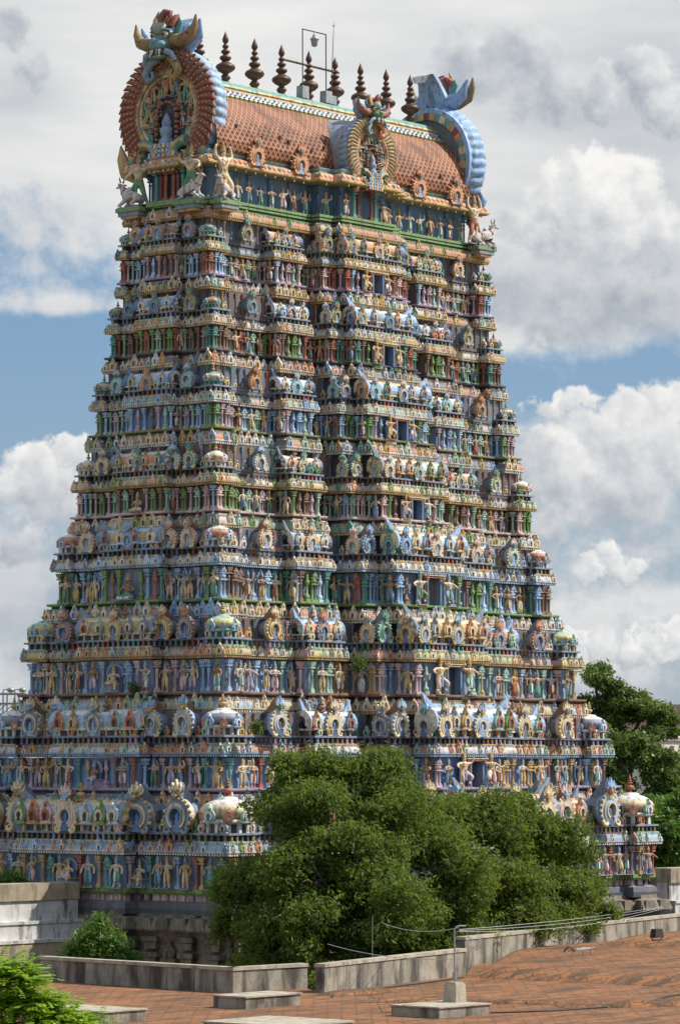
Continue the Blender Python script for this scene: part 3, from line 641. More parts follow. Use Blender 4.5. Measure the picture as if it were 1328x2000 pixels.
# ------------------------------------------------------------------ the tower: storey plans (half length, half depth, height of the eave lip above the eye)
A_LV = [None, (11.08, 3.03, 24.24), (11.30, 3.51, 20.69), (11.78, 4.05, 16.97), (12.30, 4.70, 13.08), (12.92, 5.45, 9.29), (13.81, 6.53, 5.00), (14.97, 7.60, 0.50), (16.62, 9.39, -3.90)]
B_LV = [(10.81, 2.81, 25.88), (11.03, 3.10, 22.43), (11.39, 3.57, 18.79), (11.85, 4.22, 15.02), (12.34, 4.87, 11.09), (13.05, 5.72, 6.86), (14.00, 6.71, 2.53), (15.30, 8.00, -1.90), (16.45, 9.25, -6.35)]
P_LONG = [1.1, 1.1, 1.3, 1.6, 1.9, 2.2, 2.35, 2.65, 3.0]
P_SHORT = [.30, .30, .32, .35, .4, .42, .45, .55, .6]
S_K = [.85, .84, .88, .92, .95, 1.02, 1.05, 1.1, 1.15]
ARCH_S = [None, .76, .72, .76, .80, .92, 1.0, 1.18, 1.55]
DOME_D = [None, .80, .80, .92, 1.05, 1.35, 1.5, 1.75, 2.3]
STAT_H = [None, 1.18, 1.20, 1.25, 1.28, 1.40, 1.48, 1.52, 1.75]
#           ledge    kapota B (below storey)  lip B      kapota A   lip A     wall
TIER_COL = [None,
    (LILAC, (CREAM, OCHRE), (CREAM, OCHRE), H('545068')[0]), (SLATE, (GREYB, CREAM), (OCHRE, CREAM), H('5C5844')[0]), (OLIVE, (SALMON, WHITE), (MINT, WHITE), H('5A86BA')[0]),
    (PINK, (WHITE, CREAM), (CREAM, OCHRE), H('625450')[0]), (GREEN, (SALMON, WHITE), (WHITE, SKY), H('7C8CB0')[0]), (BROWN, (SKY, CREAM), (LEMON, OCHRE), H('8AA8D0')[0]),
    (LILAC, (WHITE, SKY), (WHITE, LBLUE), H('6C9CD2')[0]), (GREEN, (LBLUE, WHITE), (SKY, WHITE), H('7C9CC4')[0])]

def outline(a, b, P, p, plain=False):
    """plan of one storey, counter-clockwise from the near corner; the long front faces -y, the short side -x"""
    r = .55; rs_ = .28
    half = [(-1, -.865, 0, 'corner'), (-.865, -.60, -r, 'wall'), (-.60, -.38, .26, 'bay'), (-.38, -.31, -r, 'recess'), (-.31, -.215, P*.5, 'step')]
    sht = [(-1, -.74, 0, 'corner'), (-.74, -.38, -rs_, 'wall'), (-.38, .38, p, 'centre'), (.38, .74, -rs_, 'wall'), (.74, 1, 0, 'corner')]
    if plain: half = [(-1, -.31, 0, 'corner'), (-.31, -.215, P*.5, 'step')]; sht = [(-1, -.38, 0, 'corner'), (-.38, .38, p, 'centre'), (.38, 1, 0, 'corner')]
    lng = half + [(-.215, .215, P, 'centre')] + [(-v, -u, o, k) for u, v, o, k in half[::-1]]
    pts, tags = [], []
    for f, segs, half, other in (('front', lng, a, b), ('end', sht, b, a), ('back', lng, a, b), ('side', sht, b, a)):
        for u0, u1, o, k in segs:
            for u in (u0, u1):
                q = {'front': (u*half, -other-o), 'end': (other+o, u*half), 'back': (-u*half, other+o), 'side': (-other-o, -u*half)}[f]
                if not pts or math.dist(pts[-1], q) > 1e-6:
                    pts.append(q); tags.append((f, k if u == u0 else 'flank'))
                elif u == u0: tags[-1] = (f, k)
    if math.dist(pts[0], pts[-1]) < 1e-6: pts.pop(); tags.pop()
    return np.array(pts), tags
def edges(poly, tags, off):
    q = offs(poly, off); n = len(q); out = []
    for i in range(n):
        A, B = q[i], q[(i+1) % n]; d = B-A; L = np.linalg.norm(d)
        if L < 1e-4 or np.dot(d, np.roll(poly, -1, 0)[i]-poly[i]) < 0: continue
        t = d/L
        if abs(t[0]-1) < 1e-6 or abs(t[1]+1) < 1e-6: out.append((A, t, L, tags[i]))          # the two faces in view: normals -y and -x
    return out
KAPOTA = [(zz, oo*.6) for zz, oo in ((-.16, -.80), (-.16, -.42), (-.05, -.40), (-.05, -.07), (0, 0), (.08, 0), (.19, -.04), (.29, -.12), (.36, -.27), (.36, -.33), (.45, -.33), (.45, -.25), (.52, -.25), (.52, -.42))]
def kapota_cols(tags, k1, k2, lip, bead, edge):
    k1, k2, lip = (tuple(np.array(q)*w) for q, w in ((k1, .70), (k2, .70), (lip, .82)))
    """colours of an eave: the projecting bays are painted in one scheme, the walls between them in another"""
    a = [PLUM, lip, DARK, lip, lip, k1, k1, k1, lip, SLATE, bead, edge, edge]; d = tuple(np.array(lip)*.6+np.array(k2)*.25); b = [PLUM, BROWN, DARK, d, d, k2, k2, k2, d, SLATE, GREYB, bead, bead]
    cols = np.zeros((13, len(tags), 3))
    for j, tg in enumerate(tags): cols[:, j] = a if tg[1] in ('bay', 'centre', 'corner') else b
    return cols
def ornaments(mb, poly, tags, z, s, pals, kud=.50, step=.78, dent=True, lipcol=CREAM, rs=None):
    rs = rs or rnd
    for A, t, L, tg in edges(poly, tags, 0):
        n = np.array([t[1], -t[0]])
        if dent:
            m = max(1, int(L/(.16*s))); 
            for i in range(m):
                p = A + t*((i+.5)*L/m) - n*.13*s; mb.inst(T_DENT, TR((*p, z-.10*s), t, s), [lipcol])
            m = max(1, int(L/(.13*s)))
            for i in range(m):
                p = A + t*((i+.5)*L/m) - n*.185*s; mb.inst(T_BEAD, TR((*p, z+.405*s), t, s), [WHITE if i % 2 else lipcol])
        m = max(1, int(round(L/(step*s)))); pal = [rs.choice(pals) for _ in range(3)]
        if L < .45*s: continue
        for i in range(m):
            u = (i+.5)/m*L; c = pal[(i//2) % 3]
            k = kud*s*rs.uniform(.72, 1.18)
            if rs.random() < .14: continue
            p = A + t*(u+rs.uniform(-.05, .05)) - n*.03*s
            mb.inst(T_KUDU, TR((*p, z+.0*s), t, (k, k*.9, k*1.18)), [c, rs.choice([CREAM, c, WHITE, OCHRE]), rs.choice([SLATE, DARK, DBLUE, c])])
def t_unit_box(w, d, h):
    mb = MB(); box(mb, (0, 0, 0), (w, d, h), SL(0)); return mb.freeze()
T_DENT = t_unit_box(.075, .20, .085); T_BEAD = t_unit_box(.075, .05, .075)

STATUES = []                                    # (pose, position, wall direction, height, face, storey, place) placed after the tower
TOWER = empty('temple_gateway_tower', (0, 0, -20))
tag(TOWER, 'tall tapering temple gateway tower crowded with painted stucco figures under a barrel roof', 'temple tower')
def part(name, mb, mat=M_PAINT):
    o = obj(name, mb, mat, TOWER); o.matrix_parent_inverse = Matrix.Translation((0, 0, 20)); return o
PIL_MESH, STUFF = {}, MB()
def pil_mesh(kind, c1, c2):
    key = (kind, c1, c2)
    if key not in PIL_MESH: PIL_MESH[key] = {'P': T_COL, 'T': T_TWIN, 'V': T_VASE}[kind].mesh('pilaster', M_PAINT, [c1, c2])
    return PIL_MESH[key]
ORN_MESH = {}
def orn_mesh(t, name, pal):
    key = (name, tuple(pal))
    if key not in ORN_MESH: ORN_MESH[key] = t.mesh(name, M_PAINT, pal)
    return ORN_MESH[key]
N_PIL = [0]
def pilaster(st, kind, p, t, z, h, c1, c2, k):
    w = {'P': .95, 'T': .92, 'V': .95}[kind]*min(h, 1.35)
    M = TR((*p, z), t, (w, w, h))
    if k >= 6 and N_PIL[0] < 100:
        N_PIL[0] += 1; link('pilaster', pil_mesh(kind, c1, c2), st, M)
    else: STUFF.inst({'P': T_COL, 'T': T_TWIN, 'V': T_VASE}[kind], M, [c1, c2])

def door(st, A, t, L, z, h, wall, c, k):
    """the tall dark blue opening in the middle of the long side, between painted jambs"""
    m = A + t*L/2; w = .60*h+.08; R_ = TR((*m, z), t); h0 = -.14 if k < 8 else 0
    d = MB(); box(d, (0, .06, h*.45), (w, .05, h*1.12), H('16283E')[0])
    for q in (-1, 1):
        box(d, (q*(w/2+.05), -.12, h*.46), (.10, .42, h*.98), H('4F7CB0')[0]); box(d, (q*(w/2+.14), -.16, h*.46), (.09, .22, h*.98), c); box(d, (q*(w/2+.42), -.06, h*.47), (.30, .10, h*.90), LBLUE)
    box(d, (0, -.15, h*.99), (w+.55, .40, .09), c); box(d, (0, -.17, h*1.05), (w+.75, .44, .05), CREAM)
    for q in (-1, 1): box(d, (q*(w/2+.42), -.10, h0), (.62, .46, .16), PINK if k % 2 else GREEN)
    mb = MB(); mb.inst(d, R_); obj('doorway', mb, M_PAINT, st)

def storey(k):
    s = S_K[k]; aA, bA, zA = A_LV[k]; aB, bB, zB = B_LV[k]; zU = B_LV[k-1][2]
    rs = random.Random(100+k); ledge, (kb, lb), (ka, la), wall = TIER_COL[k]
    OA, TA = outline(aA, bA, P_LONG[k], P_SHORT[k]); OB, TB = outline(aB, bB, P_LONG[k]+.05, P_SHORT[k])
    zL = zB + .76*s if k < 8 else -5.55                     # ledge where the figures stand
    pals = rs.sample(ORN_COLS, 6)
    # wall of the storey, ledge below and recessed band above
    mb = MB()
    if k < 8:
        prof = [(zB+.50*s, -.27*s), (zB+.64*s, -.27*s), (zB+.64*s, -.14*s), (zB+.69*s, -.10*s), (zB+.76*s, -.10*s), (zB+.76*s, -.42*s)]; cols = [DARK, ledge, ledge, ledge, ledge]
    else:
        prof = [(-6.75, -.30), (-6.7, -.10), (-6.45, -.05), (-6.2, -.12), (-6.12, -.30), (-6.12, -.42), (-5.82, -.42), (-5.82, -.22), (-5.72, -.12), (-5.55, -.12), (-5.55, -.70)]
        cols = [H('3A424C')[0], H('4C5866')[0], H('4C5866')[0], H('7C7480')[0], LILAC, PINK, GREEN, GREEN, GREEN, GREEN]
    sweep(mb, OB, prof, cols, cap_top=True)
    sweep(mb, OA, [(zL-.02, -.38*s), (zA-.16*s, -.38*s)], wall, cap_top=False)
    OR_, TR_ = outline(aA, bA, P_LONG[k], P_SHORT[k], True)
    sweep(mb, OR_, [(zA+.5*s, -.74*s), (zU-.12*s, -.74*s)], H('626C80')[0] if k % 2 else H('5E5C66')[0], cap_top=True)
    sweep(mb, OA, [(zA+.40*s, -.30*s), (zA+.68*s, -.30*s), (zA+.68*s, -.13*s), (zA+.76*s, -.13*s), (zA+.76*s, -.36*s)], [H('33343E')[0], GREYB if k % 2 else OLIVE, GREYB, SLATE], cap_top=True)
    if k == 8:
        for A, t, L, tg in edges(OB, TB, -.40):
            n = np.array([t[1], -t[0]])
            for i in range(max(1, int(L/.5))): box_at(mb, A+t*(i+.5)*L/max(1, int(L/.5)), t, -5.97, (.16, .16, .26), rs.choice([PINK, LILAC, SLATE]))
    st = part('storey', mb)
    # lower cornice, upper eave, parapet
    if k < 8:
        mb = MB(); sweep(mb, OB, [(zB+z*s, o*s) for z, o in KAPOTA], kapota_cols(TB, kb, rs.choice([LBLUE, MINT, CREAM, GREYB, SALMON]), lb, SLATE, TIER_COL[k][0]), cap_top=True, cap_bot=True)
        ornaments(mb, OB, TB, zB, s, pals, .54, .56, lipcol=lb, rs=rs); obj('cornice', mb, M_PAINT, st)
    mb = MB(); sA = .84*s
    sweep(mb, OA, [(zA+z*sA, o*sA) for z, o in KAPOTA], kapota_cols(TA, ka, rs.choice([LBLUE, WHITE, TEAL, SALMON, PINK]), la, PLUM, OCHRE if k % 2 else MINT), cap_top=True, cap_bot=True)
    ornaments(mb, OA, TA, zA, sA, pals[::-1], .46, .60, lipcol=la, rs=rs); obj('eave', mb, M_PAINT, st)
    par = mb = MB(); zS = zA+.76*s
    pc = [rs.choice([OLIVE, GREYB]), rs.choice([SLATE, TEAL]), rs.choice([RUST, BROWN]), rs.choice([GREYB, LILAC])]
    for A, t, L, tg in edges(OA, TA, -.22*s):
        m = max(1, int(L/(.30*s)))
        for i in range(m):
            if L < .3: continue
            mb.inst(T_POST, TR((*(A+t*(i+.5)*L/m), zA+.43*s), t, (.55*s, .55*s, .26*s)), [pc[(i//2) % 4]])
    # small plaques and pots along the parapet
    for A, t, L, tg in edges(OA, TA, -.22*s):
        m = int(L/(.55*s))
        for i in range(m):
            if rs.random() < .75:
                kk = rs.uniform(.36, .52)*s; c = rs.choice(pals)
                mb.inst(T_KUDU, TR((*(A+t*(i+.5)*L/m), zS), t, (kk, kk, kk*1.1)), [c, rs.choice([c, CREAM]), DARK])
    # wall panels and little columns on the recessed band
    for A, t, L, tg in edges(OR_, TR_, -.72*s):
        m = int(L/(.55*s))
        for i in range(m):
            h = zU-.14*s-zS; c = rs.choice([OCHRE, GREYB, TEAL, PINK, RUST, BROWN, SLATE])
            mb.inst(T_COL, TR((*(A+t*(i+.5)*L/m), zS), t, (.7*s, .7*s, h)), [c])
    # miniature pavilions
    D = DOME_D[k]; g = ARCH_S[k]
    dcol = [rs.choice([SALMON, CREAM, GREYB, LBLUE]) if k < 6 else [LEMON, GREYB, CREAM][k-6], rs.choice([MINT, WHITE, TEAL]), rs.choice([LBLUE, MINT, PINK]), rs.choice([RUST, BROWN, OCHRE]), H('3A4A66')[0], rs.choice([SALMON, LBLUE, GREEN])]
    dm = orn_mesh(T_DOME, 'dome', dcol)
    for x, y in ((-1, -1), (1, -1), (-1, 1), (1, 1)):
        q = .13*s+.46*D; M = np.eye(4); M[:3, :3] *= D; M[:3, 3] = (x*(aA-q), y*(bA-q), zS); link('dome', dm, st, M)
    def arch(p, t, sc, sy=1.0):
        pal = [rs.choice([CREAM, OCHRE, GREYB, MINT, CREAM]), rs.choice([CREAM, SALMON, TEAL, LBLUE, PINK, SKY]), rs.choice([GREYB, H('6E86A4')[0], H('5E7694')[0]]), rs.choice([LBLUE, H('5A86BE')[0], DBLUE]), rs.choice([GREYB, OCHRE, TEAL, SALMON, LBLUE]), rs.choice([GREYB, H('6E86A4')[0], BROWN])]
        key = rs.randrange(5)
        if key not in APAL: APAL[key] = pal
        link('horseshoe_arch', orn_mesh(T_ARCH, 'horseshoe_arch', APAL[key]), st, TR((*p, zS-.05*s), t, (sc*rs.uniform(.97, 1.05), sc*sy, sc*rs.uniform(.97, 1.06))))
    APAL = ARCH_PAL.setdefault(k, {})
    def vault(c, t, L, sc, arches, fin):
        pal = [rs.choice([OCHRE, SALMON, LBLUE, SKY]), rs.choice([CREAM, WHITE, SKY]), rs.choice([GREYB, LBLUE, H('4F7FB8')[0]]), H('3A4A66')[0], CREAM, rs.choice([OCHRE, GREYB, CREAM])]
        key = ('v', rs.randrange(2)); pal = APAL.setdefault(key, pal); n = np.array([t[1], -t[0]])
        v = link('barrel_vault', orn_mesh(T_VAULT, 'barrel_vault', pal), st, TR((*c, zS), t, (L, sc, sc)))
        for u in arches: arch(np.array(c)+np.array(t)*u*L+n*.34*sc, t, g*.92, .55)
        m = max(2, int(L/.8))
        for i in range(m):
            u = (i+.5)/m-.5
            if min(abs(u-q) for q in arches)*L < .5*g: continue
            kk = .5*sc; par.inst(T_KUDU, TR((*(np.array(c)+np.array(t)*u*L+n*.33*sc), zS+.2*sc), t, (kk, kk, kk*1.25)), [rs.choice(pals), rs.choice([CREAM, RUST]), DARK])
        for i in range(fin): 
            u = (i-(fin-1)/2)*.22; link('finial', orn_mesh(T_FIN, 'finial', [rs.choice([BROWN, OCHRE])]), st, TR((*(np.array(c)+np.array(t)*u*L*min(1, 3/L)), zS+.78*sc), t, .5*sc))
    for q in (-1, 1):
        arch((q*.735*aA, -(bA-.24*s)), (1, 0), g)
        
        arch((q*.265*aA, -(bA+P_LONG[k]*.5-.14*s)), (1, 0), g)
        vault((q*.49*aA, -(bA-.46*s)), (1, 0), .215*aA, 1.05*s*(g/.8)**.5, (0,), 2 if k >= 4 else 0)
    arch((-.31*aA+.14*s, -(bA+P_LONG[k]*.2)), (0, -1), g*.9); arch((-.215*aA+.14*s, -(bA+P_LONG[k]*.76)), (0, -1), g*.9)
    vault((0, -(bA+P_LONG[k]-.48*s)), (1, 0), .40*aA, 1.25*s*(g/.8)**.5, (-.40, .06) if k < 8 else (-.38, 0, .38), 0)
    vault((-(aA+P_SHORT[k]-.48*s), 0), (0, -1), .72*bA, 1.1*s*(g/.8)**.5, (0,), 2 if k >= 6 else 0)
    for v in ((.56, -.56) if k < 4 else (.57, -.40, -.62) if k < 7 else (.62, .40, -.40, -.66)): arch((-(aA-.16*s), v*bA), (0, -1), g)
    obj('parapet', par, M_PAINT, st)
    # pilasters, doorway and the places of the figures
    zc = zA-.16*s; h = zc-zL; cols = rs.sample([TEAL, RUST, PINK, OCHRE, LBLUE, GREEN, SKY, H('8C6A58')[0], MINT, H('C8A8B0')[0]], 6); nth = {}
    for A, t, L, (f, kind) in edges(OA, TA, -.25*s):
        if L < .22: continue
        sp = (.50 if k < 6 else .60)*s*(.95 if f == 'front' else .88)
        m = max(1, int(round(L/sp)))
        if kind == 'centre' and f == 'front':
            door(st, A, t, L, zL, h*.93, wall, RUST if k % 2 else OCHRE, k)
        for i in range(m):
            u = (i+.5)/m*L; p = A+t*u; n = np.array([t[1], -t[0]])
            e = min(i, m-1-i)
            if kind == 'centre' and f == 'front':
                du = abs(u-L/2)
                if du < .95*h: continue
                what = 'V' if du < 1.35*h else ('P' if i % 2 else 'T')
                if k > 6 and i % 2: what = 'S'
            elif kind == 'centre':
                du = abs(u-L/2); what = ('V' if k % 2 else 'T') if du > .15*h and i % 2 else 'P'
                if k in (4, 5, 6, 7, 8) and du < .32*h: continue
                if k >= 6 and i % 3 == 1: what = 'S'
            elif kind == 'corner' and f == 'front':
                left = A[0] < 0; j = i if left else m-1-i
                what = (['T', 'P', 'T'] if k < 6 else ['P', 'S', 'P', 'S'])[j % (3 if k < 6 else 4)]
            elif kind == 'corner': what = (['T', 'P'] if k < 5 else ['P', 'S', 'T', 'S'])[i % (2 if k < 5 else 4)]
            elif kind == 'wall' and f == 'side': what = (['P', 'T'] if k < 5 else ['S', 'P', 'S', 'S', 'P'])[i % (2 if k < 5 else 5)]
            elif kind == 'wall': what = ['S', 'T', 'S', 'V' if k > 4 else 'T'][i % 4] if k < 6 else ['S', 'S', 'P'][i % 3]
            elif kind == 'bay': what = ['P', 'V', 'T', 'V', 'P'][i % 5] if k != 6 and k < 7 else ['P', 'S', 'T', 'S', 'P'][i % 5]
            elif kind == 'recess': what = 'S' if i % 2 == 0 else 'T'
            elif kind == 'step': what = 'T' if i % 2 == 0 else 'P'
            else: what = ['P', 'S', 'T', 'P'][i % 4]
            if what == 'S':
                if not (f == 'front' and kind == 'flank' and A[0] > 0): STATUES.append(('any', p+n*.10*s, t, min(STAT_H[k], h*1.02), f, k, zL))
                if k < 8 and kind != 'recess' and rs.random() < .5: pilaster(st, 'T', p-n*.08, t, zL, h, rs.choice(cols), wall, k)
            else: pilaster(st, what, p, t, zL, h, cols[(i*2+e+len(kind)) % 6] if what != 'T' else cols[(e*3+i+len(kind)+1) % 6], wall, k)
        if kind == 'centre':
            c = A+t*L/2; n = np.array([t[1], -t[0]])
            if f == 'front':
                for q in (-1, 1): STATUES.append(('guardian', c+t*q*(.64*h+.16)+n*.30*s, t*1.0, h*(1.08 if k < 6 else 1.2), f, k, zL, q))
            elif k >= 4: STATUES.append(('throne' if k > 5 else 'lotus', c+n*.15*s, t, h*(1.0 if k > 5 else 1.15), f, k, zL))
    # seated or standing figures on the parapet in front of the recessed band
    for A, t, L, (f, kind) in edges(OA, TA, -.42*s):
        if f == 'front' and kind == 'wall' or (f == 'side' and kind == 'wall' and k >= 5):
            n = np.array([t[1], -t[0]])
            for u in ((.10, .88) if f == 'front' else (.5,)):
                pose = 'lotus' if k in (1, 2, 5, 6) else 'stand'
                STATUES.append((pose, A+t*u*L, t, (.95 if pose == 'stand' else 1.15)*s*(1 if k < 7 else 1.05), f, k, zS))
    return st
ARCH_PAL = {}
def box_at(mb, p, t, z, sz, col):
    b = MB(); box(b, (0, 0, 0), sz, col); mb.inst(b, TR((*p, z), t))
for k in range(8, 0, -1): storey(k)

def stone_base():
    O, Tg = outline(16.75, 9.6, 3.1, .6); mb = MB(); c = (0.3, 0.26, 0.2)
    prof = [(-20, .2), (-18.8, .2), (-18.8, -.2), (-18.0, -.2), (-18.0, -.45), (-8.0, -.55), (-7.7, -.35), (-7.45, -.30), (-7.42, .12), (-7.30, .16), (-7.05, .06), (-6.85, -.15), (-6.78, -.38), (-6.6, -.42)]
    sweep(mb, O, prof, c)
    for A, t, L, tg in edges(O, Tg, .14):
        n = np.array([t[1], -t[0]]); m = max(1, int(L/.95))
        for i in range(m):                     # ribs of the stone eave
            p = A+t*(i+.5)*L/m; b = MB(); box(b, (0, -.0, 0), (.74*L/m, .34, .50), c, .8); mb.inst(b, TR((*(p-n*.12), -7.10), t))
    st = part('stone_base', mb, M_STONE); 
    for A, t, L, tg in edges(O, Tg, -.48):
        n = np.array([t[1], -t[0]]); m = max(1, int(round(L/1.9)))
        for i in range(m):
            p = A+t*(i+.5)*L/m; b = MB()
            for z, w, d, hh in ((-1.2, .9, .8, .24), (-1.5, .7, .62, .3), (-1.9, .95, .85, .22), (-2.2, .6, .55, .34), (-2.6, .9, .8, .2), (-4.4, .52, .46, 3.4)): box(b, (0, -.05, z+.9), (w, d*.7, hh), c)
            lathe(b, [(.26, -2.0), (.42, -1.75), (.30, -1.55)], 8, c)
            mb2 = MB(); mb2.inst(b, TR((*p, -7.5), t)); obj('stone_pillar', mb2, M_STONE, st)
            if L > 1.6:
                p = p + t*.5*L/m; nb = MB()   # niche shrine between the pillars
                if i < m-1:
                    box(nb, (0, 0, -2.3), (1.0, .34, .3), c); box(nb, (0, 0, -1.4), (.72, .3, 1.5), c, .8); box(nb, (0, -.1, -.75), (.9, .4, .12), c); nb.inst(T_KUDU, TR((0, -.12, -.7), (1, 0), (.7, .8, .8)), [c, c, (0.05, 0.045, 0.04)])
                    mb2 = MB(); mb2.inst(nb, TR((*(p-n*.02), -8.0), t)); obj('niche_shrine', mb2, M_STONE, st)
stone_base()

# ------------------------------------------------------------------ crown of the tower: attic with figures, barrel roof, gables
def attic():
    s = .85; a, b, z = B_LV[0]; O, Tg = outline(a, b, P_LONG[0], .25, True); rs = random.Random(77)
    mb = MB()
    sweep(mb, O, [(z+.44, -.36), (z+.58, -.36), (z+.58, -.20), (z+.66, -.20), (z+.70, -.32), (z+.74, -.32), (z+.74, -.22), (z+.87, -.22), (z+.87, -1.0), (28.32, -1.0), (28.32, -.30)], [SLATE, GREEN, GREEN, GREYB, SLATE, GREEN, GREEN, GREEN, H('5E8ABC')[0], SLATE])
    for A, t, L, tg in edges(O, Tg, -.95):
        m = max(1, int(L/1.25))
        for i in range(m+1): mb.inst(T_COL, TR((*(A+t*i*L/m), z+.87), t, (1.0, .8, 28.3-z-.87)), [H('5E88B4')[0]])
    st = part('attic', mb)
    mb = MB(); sweep(mb, O, [(z+q*s, o*s) for q, o in KAPOTA], kapota_cols(Tg, SALMON, CREAM, OCHRE, SLATE, GREEN), cap_bot=True)
    ornaments(mb, O, Tg, z, s, [WHITE, GREEN, CREAM, PINK], .46, 1.3, lipcol=OCHRE, rs=rs); obj('cornice', mb, M_PAINT, st)
    mb = MB(); z = 28.32
    sweep(mb, O, [(z-.02, -.6), (z, -.12), (z+.06, 0), (z+.14, 0), (z+.20, -.08), (z+.42, -.14), (z+.50, -.30), (z+.50, -.42), (z+.62, -.42), (z+.70, -.36), (z+.76, -.36), (z+.76, -.52)], [OLIVE, OCHRE, OCHRE, SALMON, SALMON, OCHRE, TEAL, GREYB, MINT, GREYB, GREYB], cap_bot=True)
    for A, t, L, tg in edges(O, Tg, -.05):
        m = max(1, int(L/.34)); n = np.array([t[1], -t[0]])
        for i in range(m):
            p = A+t*(i+.5)*L/m-n*.06; c = rs.choice([SALMON, TEAL, OCHRE, CREAM, PINK]); b = MB(); ell(b, (0, 0, 0), (.14, .06, .11), c, 6, 4); mb.inst(b, TR((*p, z+.30), t))
            if i % 2: b = MB(); box(b, (0, 0, 0), (.05, .06, .12), OCHRE); mb.inst(b, TR((*(p+n*.01), z-.08), t))
    obj('eave', mb, M_PAINT, st)
    # figures in the blue panels of the long side
    zf = B_LV[0][2]+.87
    for A, t, L, (f, kind) in edges(O, Tg, -.55):
        if f != 'front' or kind == 'flank' or L < .4: continue
        n = np.array([t[1], -t[0]])
        if kind == 'centre':
            for u in (.10, .9): STATUES.append(('any', A+t*u*L, t, 1.22, f, 0, zf))
            for u in (.27, .36, .64, .73): mb2 = MB(); mb2.inst(T_COL, TR((*(A+t*u*L), zf), t, (1.5, 1.3, 28.3-zf)), [TEAL if u in (.27, .73) else DRED]); obj('pilaster', mb2, M_PAINT, st)
            continue
        m = {'corner': 9, 'step': 1}[kind]
        for i in range(m):
            if kind == 'corner' and (i == 0) == (A[0] < 0) and False: continue
            if kind == 'corner' and i == (0 if A[0] < -5 else 8): continue
            STATUES.append(('any', A+t*(i+.5)*L/m, t, rs.uniform(1.12, 1.24), f, 0, zf))
    # doorway with red pillars on the short side
    mb = MB()
    for y, c in ((-.85, TEAL), (-.55, DRED), (-.25, RUST), (.25, RUST), (.55, DRED), (.85, TEAL)): mb.inst(T_COL, TR((-(a-.35), y, zf), (0, -1), (1.6, 1.4, 1.75)), [c])
    box(mb, (-(a-.55), 0, zf+.8), (.1, .9, 1.6), H('20304A')[0]); box(mb, (-(a-.3), 0, zf+1.85), (.9, 2.3, .16), TEAL); box(mb, (-(a-.35), 0, zf+2.05), (.7, 2.0, .2), RUST); box(mb, (-(a-.3), 0, zf-.1), (.9, 2.2, .24), GREEN)
    obj('doorway', mb, M_PAINT, st)
    return st
ATTIC = attic()

def barrel_roof():
    pr_ = [(-2.40, 29.0), (-2.62, 29.15), (-2.70, 29.6), (-2.62, 30.2), (-2.38, 30.8), (-2.0, 31.35), (-1.55, 31.8), (-1.18, 32.08)]
    x0, x1 = -10.1, 10.1
    side = np.array(pr_); s = np.concatenate([[0], np.cumsum(np.linalg.norm(np.diff(side, axis=0), axis=1))])
    full = np.concatenate([side, [[-q[0], q[1]] for q in side[::-1]]]); n = len(full)
    v = [(x, y, z) for x in (x0, x1) for y, z in full]; f = [(i, n+i, n+i+1, i+1) for i in range(n-1)]
    me = bpy.data.meshes.new('roof'); me.from_pydata(v, [], f); uvl = me.uv_layers.new(name='uv')
    sv = np.concatenate([s, 2*s[-1]-s[::-1]+3])
    for lp in me.loops: uvl.data[lp.index].uv = (v[lp.vertex_index][0], sv[lp.vertex_index % n])
    me.materials.append(M_TILE); roof = link('roof', me, TOWER); roof.matrix_parent_inverse = Matrix.Translation((0, 0, 20))
    # pale band and petalled ridge
    mb = MB()
    P = [(-1.24, 32.02, GREEN), (-1.27, 32.12, LEMON), (-1.05, 32.20, WHITE), (-.98, 32.30, LBLUE), (-.86, 32.42, WHITE), (-.80, 32.46, WHITE), (-.82, 32.54, OCHRE), (-.70, 32.62, CREAM), (-.66, 32.80, TEAL), (-.52, 32.98, MINT), (-.28, 33.06, MINT), (0, 33.08, MINT)]
    P = P + [(-y, z, c) for y, z, c in P[-2::-1]]
    for i in range(len(P)-1): mb.add([(x0, P[i][0], P[i][1]), (x1, P[i][0], P[i][1]), (x1, P[i+1][0], P[i+1][1]), (x0, P[i+1][0], P[i+1][1])], [(0, 1, 2, 3)], P[i][2])
    x = x0; i = 0
    cc = [SALMON, CREAM, TEAL, OCHRE, MINT, LEMON]; rs = random.Random(3)
    while x < x1:
        c = cc[(i//3) % 6]; c2 = rs.choice(cc)
        for sgn in (-1, 1):
            prism_rot(mb, [(x, 0), (x+.34, 0), (x+.36, .20), (x+.24, .46), (x+.06, .40)], sgn, c if i % 2 else c2)
            b = MB(); box(b, (0, 0, 0), (.10, .07, .05), CREAM if i % 2 else SLATE); mb.inst(b, TR((x+.05, sgn*.92, 32.43), (1, 0))); b = MB(); box(b, (0, 0, 0), (.13, .05, .05), SLATE); mb.inst(b, TR((x+.1, sgn*1.04, 32.27), (1, 0)))
            b = MB(); ell(b, (0, 0, 0), (.08, .05, .05), OCHRE, 5, 4); mb.inst(b, TR((x+.17, sgn*1.27, 32.13), (1, 0)))
        x += .34; i += 1
    obj('ridge', mb, M_PAINT, roof)
    # square vent holes in the tiles
    mb = MB()
    for x, kk in ((-8.6, .6), (-6.9, .35), (-5.5, .5), (-4.9, .4), (-3.2, .25), (-2.2, .45), (5.4, .3), (6.9, .25), (8.7, .5), (9.6, .3)):
        y = -2.70+.25*abs(kk-.35); z = 29.55+kk*1.4; b = MB(); box(b, (0, 0, 0), (.13, .14, .13), H('3A1C14')[0]); mb.inst(b, TR((x, y+.05*(kk > .5), z), (1, 0)))
    obj('vent_hole', mb, M_PAINT, roof)
    return roof
